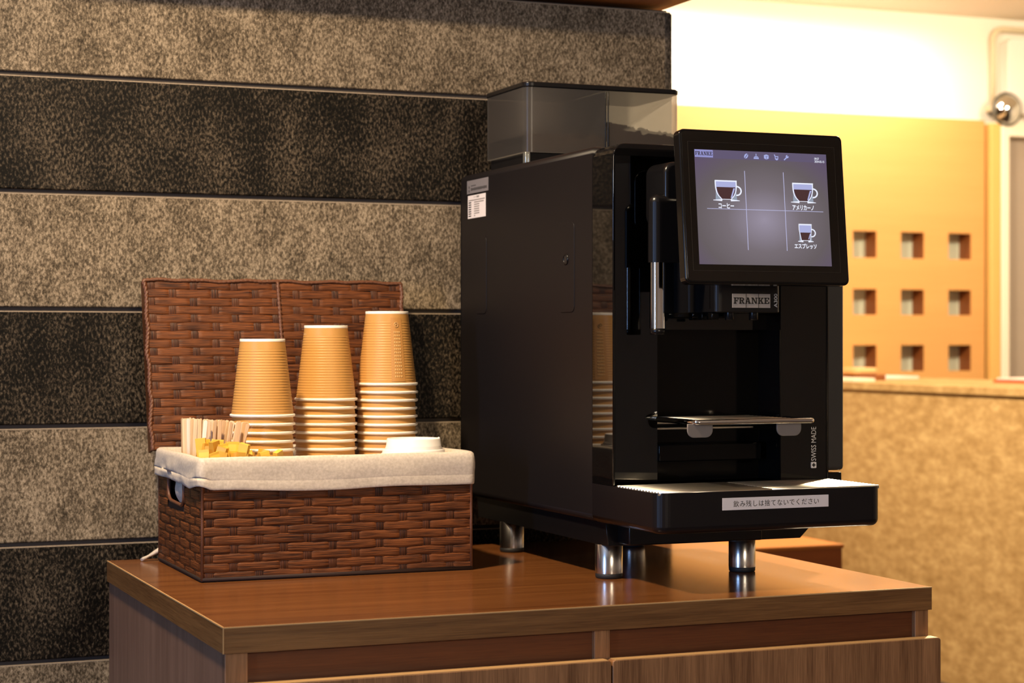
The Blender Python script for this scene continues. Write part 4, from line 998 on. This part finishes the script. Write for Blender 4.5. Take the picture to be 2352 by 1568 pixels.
def dpoly(mb, pts, mi=0, k=2): mb.face([D(x, z, k) for x, z in pts], mi)
def dtext(mb, txt, fx, fz, w, h, mi=0, k=3, **kw):
    me, sc = fit_text(txt, w*(DX1-DX0), h*(DZ1-DZ0), **kw); x, y, z = D(fx, fz, k); mb.add_mesh(me, Matrix.Translation((x, y, z)) @ Matrix.Rotation(PI/2, 4, 'X') @ sc, mi)
mb = MB(); dquad(mb, 0, 1, 0, 0.075, 0, 1); dquad(mb, 0.002, 0.137, 0.003, 0.068, 1, 2)
wd_, polys = slab_polys('FRANKE')
for p_ in polys: dpoly(mb, [(0.006+0.126*a/wd_, 0.052-0.034*b_) for a, b_ in p_], 2, 3)
dtext(mb, '09:57', 0.925, 0.042, 0.036, 0.020, 3, offset=0.015); dtext(mb, '2024-02-15', 0.945, 0.067, 0.076, 0.020, 3, offset=0.015)
scr(mb); mb.build('status_bar', [M['ui_bar'], M['ui_logo'], M['ui_dark'], M['ui_white']], ts, recalc=False)
mb = MB()
dquad(mb, 0.365, 0.3695, 0.175, 0.87, 0); dquad(mb, 0.659, 0.6635, 0.175, 0.87, 0); dquad(mb, 0.075, 0.955, 0.513, 0.5175, 0)
scr(mb); mb.build('menu_grid', M['ui_line'], ts, recalc=False)
# toolbar icons
asp = (DX1-DX0)/(DZ1-DZ0)
mb = MB()
def blob(cx, cy, rx, ry, rot=0.0, n=20, mi=0, k=2): dpoly(mb, [(cx+(rx*math.cos(a)*math.cos(rot)-ry*math.sin(a)*math.sin(rot)), cy-(rx*math.cos(a)*math.sin(rot)+ry*math.sin(a)*math.cos(rot))*asp) for a in [2*PI*i/n for i in range(n)]], mi, k)
iy = 0.043
ixs = [0.385, 0.461, 0.538, 0.614, 0.690]
blob(ixs[0], iy, 0.019, 0.013, 0.9); dpoly(mb, [(ixs[0]-.012, iy+.018), (ixs[0]-.009, iy+.022), (ixs[0]+.013, iy-.016), (ixs[0]+.010, iy-.020)], 1, 3)
dpoly(mb, [(ixs[1]-.020, iy+.022), (ixs[1]+.020, iy+.022), (ixs[1]+.018, iy+.008), (ixs[1]+.010, iy-.002), (ixs[1]-.010, iy-.002), (ixs[1]-.018, iy+.008)]); dquad(mb, ixs[1]-.003, ixs[1]+.003, iy-.024, iy-.004); dquad(mb, ixs[1]-.015, ixs[1]+.015, iy+.006, iy+.009, 1, 3)
dpoly(mb, [(ixs[2]-.018, iy-.014), (ixs[2], iy-.022), (ixs[2]+.018, iy-.014), (ixs[2]+.018, iy+.014), (ixs[2], iy+.024), (ixs[2]-.018, iy+.014)]); dpoly(mb, [(ixs[2]-.001, iy-.004), (ixs[2]+.002, iy-.004), (ixs[2]+.002, iy+.022), (ixs[2]-.001, iy+.022)], 1, 3); dquad(mb, ixs[2]-.006, ixs[2]+.012, iy-.006, iy-.003, 1, 3)
dpoly(mb, [(ixs[3]-.012, iy-.010), (ixs[3]+.016, iy-.010), (ixs[3]+.014, iy+.018), (ixs[3]+.004, iy+.028), (ixs[3]-.010, iy+.018)]); dpoly(mb, [(ixs[3]-.018, iy-.024), (ixs[3]-.010, iy-.024), (ixs[3]-.006, iy-.008), (ixs[3]-.012, iy-.006)]); dquad(mb, ixs[3]-.006, ixs[3]+.010, iy-.002, iy+.010, 1, 3)
dpoly(mb, [(ixs[4]-.020, iy+.018), (ixs[4]-.014, iy+.025), (ixs[4]+.010, iy-.002), (ixs[4]+.003, iy-.009)]); blob(ixs[4]+.008, iy-.010, 0.011, 0.011); blob(ixs[4]+.013, iy-.018, 0.005, 0.005, mi=1, k=3)
scr(mb); mb.build('toolbar_icons', [M['ui_icon'], M['ui_bar']], ts, recalc=False)
# drink icons
def cup_icon(cx, ztop_f, h, w, wb, fill, hw, cap, capz, capw, espresso=False):
    mb = MB()
    def side(f, s):          # half width at height fraction f (0 top .. 1 bottom)
        if espresso: hwid = w*(1-0.28*max(0, f-0.35)/0.65)
        else: hwid = w*math.sqrt(max(0.0, 1-(1.08*max(0.0, f-0.12))**2.6)) if f < 0.97 else w*math.sqrt(max(0, 1-(1.08*0.85)**2.6))
        return cx + s*hwid
    fs = [i/12 for i in range(13)]
    outl = [(side(f, -1), ztop_f+h*f) for f in fs] + [(side(f, 1), ztop_f+h*f) for f in reversed(fs)]
    dpoly(mb, outl, 0, 2)
    sh = 0.90
    inner = [(cx+(side(f, -1)-cx)*sh, ztop_f+h*(0.04+0.93*f)) for f in fs] + [(cx+(side(f, 1)-cx)*sh, ztop_f+h*(0.04+0.93*f)) for f in reversed(fs)]
    dpoly(mb, inner, 1, 3)
    cs_ = [fill+(1-fill)*i/10 for i in range(11)]
    cof = [(cx+(side(f, -1)-cx)*sh*0.97, ztop_f+h*(0.03+0.94*f)) for f in cs_] + [(cx+(side(f, 1)-cx)*sh*0.97, ztop_f+h*(0.03+0.94*f)) for f in reversed(cs_)]
    dpoly(mb, cof, 2, 4)
    dpoly(mb, [(cx+w*0.66, ztop_f+h*(fill+.06)), (cx+w*0.82, ztop_f+h*(fill+.06)), (cx+w*0.50, ztop_f+h*0.92), (cx+w*0.38, ztop_f+h*0.90)], 1, 5)
    dquad(mb, cx-w, cx+w, ztop_f-0.004, ztop_f+0.008, 0, 5)
    hx = side(0.42, 1); hr = hw
    for i in range(16):
        a0_, a1_ = -PI*0.55+PI*1.1*i/16, -PI*0.55+PI*1.1*(i+1)/16; q = []
        for a, rr2 in ((a0_, 1), (a1_, 1), (a1_, 0.72), (a0_, 0.72)): q.append((hx+hr*rr2*math.cos(a)*0.95, ztop_f+h*0.52+hr*rr2*math.sin(a)*asp*0.85))
        dpoly(mb, q, 0, 2)
    zbm = ztop_f+h
    for s in (-1, 1):
        dpoly(mb, [(cx+s*w*0.36, zbm-0.004), (cx+s*w*1.18, zbm+0.004), (cx+s*w*1.22, zbm+0.009), (cx+s*w*0.40, zbm+0.014)], 0, 3)
        dpoly(mb, [(cx+s*w*0.40, zbm), (cx+s*w*0.98, zbm+0.002), (cx+s*w*0.92, zbm-0.08), (cx+s*w*0.80, zbm-0.14)], 3, 1)
    dtext(mb, cap, cx-0.004, capz, capw, 0.047, 0, 3, offset=0.034)
    scr(mb); mb.build('drink_icon', [M['ui_white'], M['ui_glass'], M['ui_coffee'], M['ui_glow']], ts, recalc=False)
cup_icon(0.222, 0.268, 0.165, 0.082, 0.05, 0.33, 0.040, 'コーヒー', 0.487, 0.115)
cup_icon(0.805, 0.268, 0.162, 0.080, 0.05, 0.33, 0.040, 'アメリカーノ', 0.484, 0.165)
cup_icon(0.808, 0.632, 0.145, 0.050, 0.03, 0.50, 0.034, 'エスプレッソ', 0.826, 0.170, True)
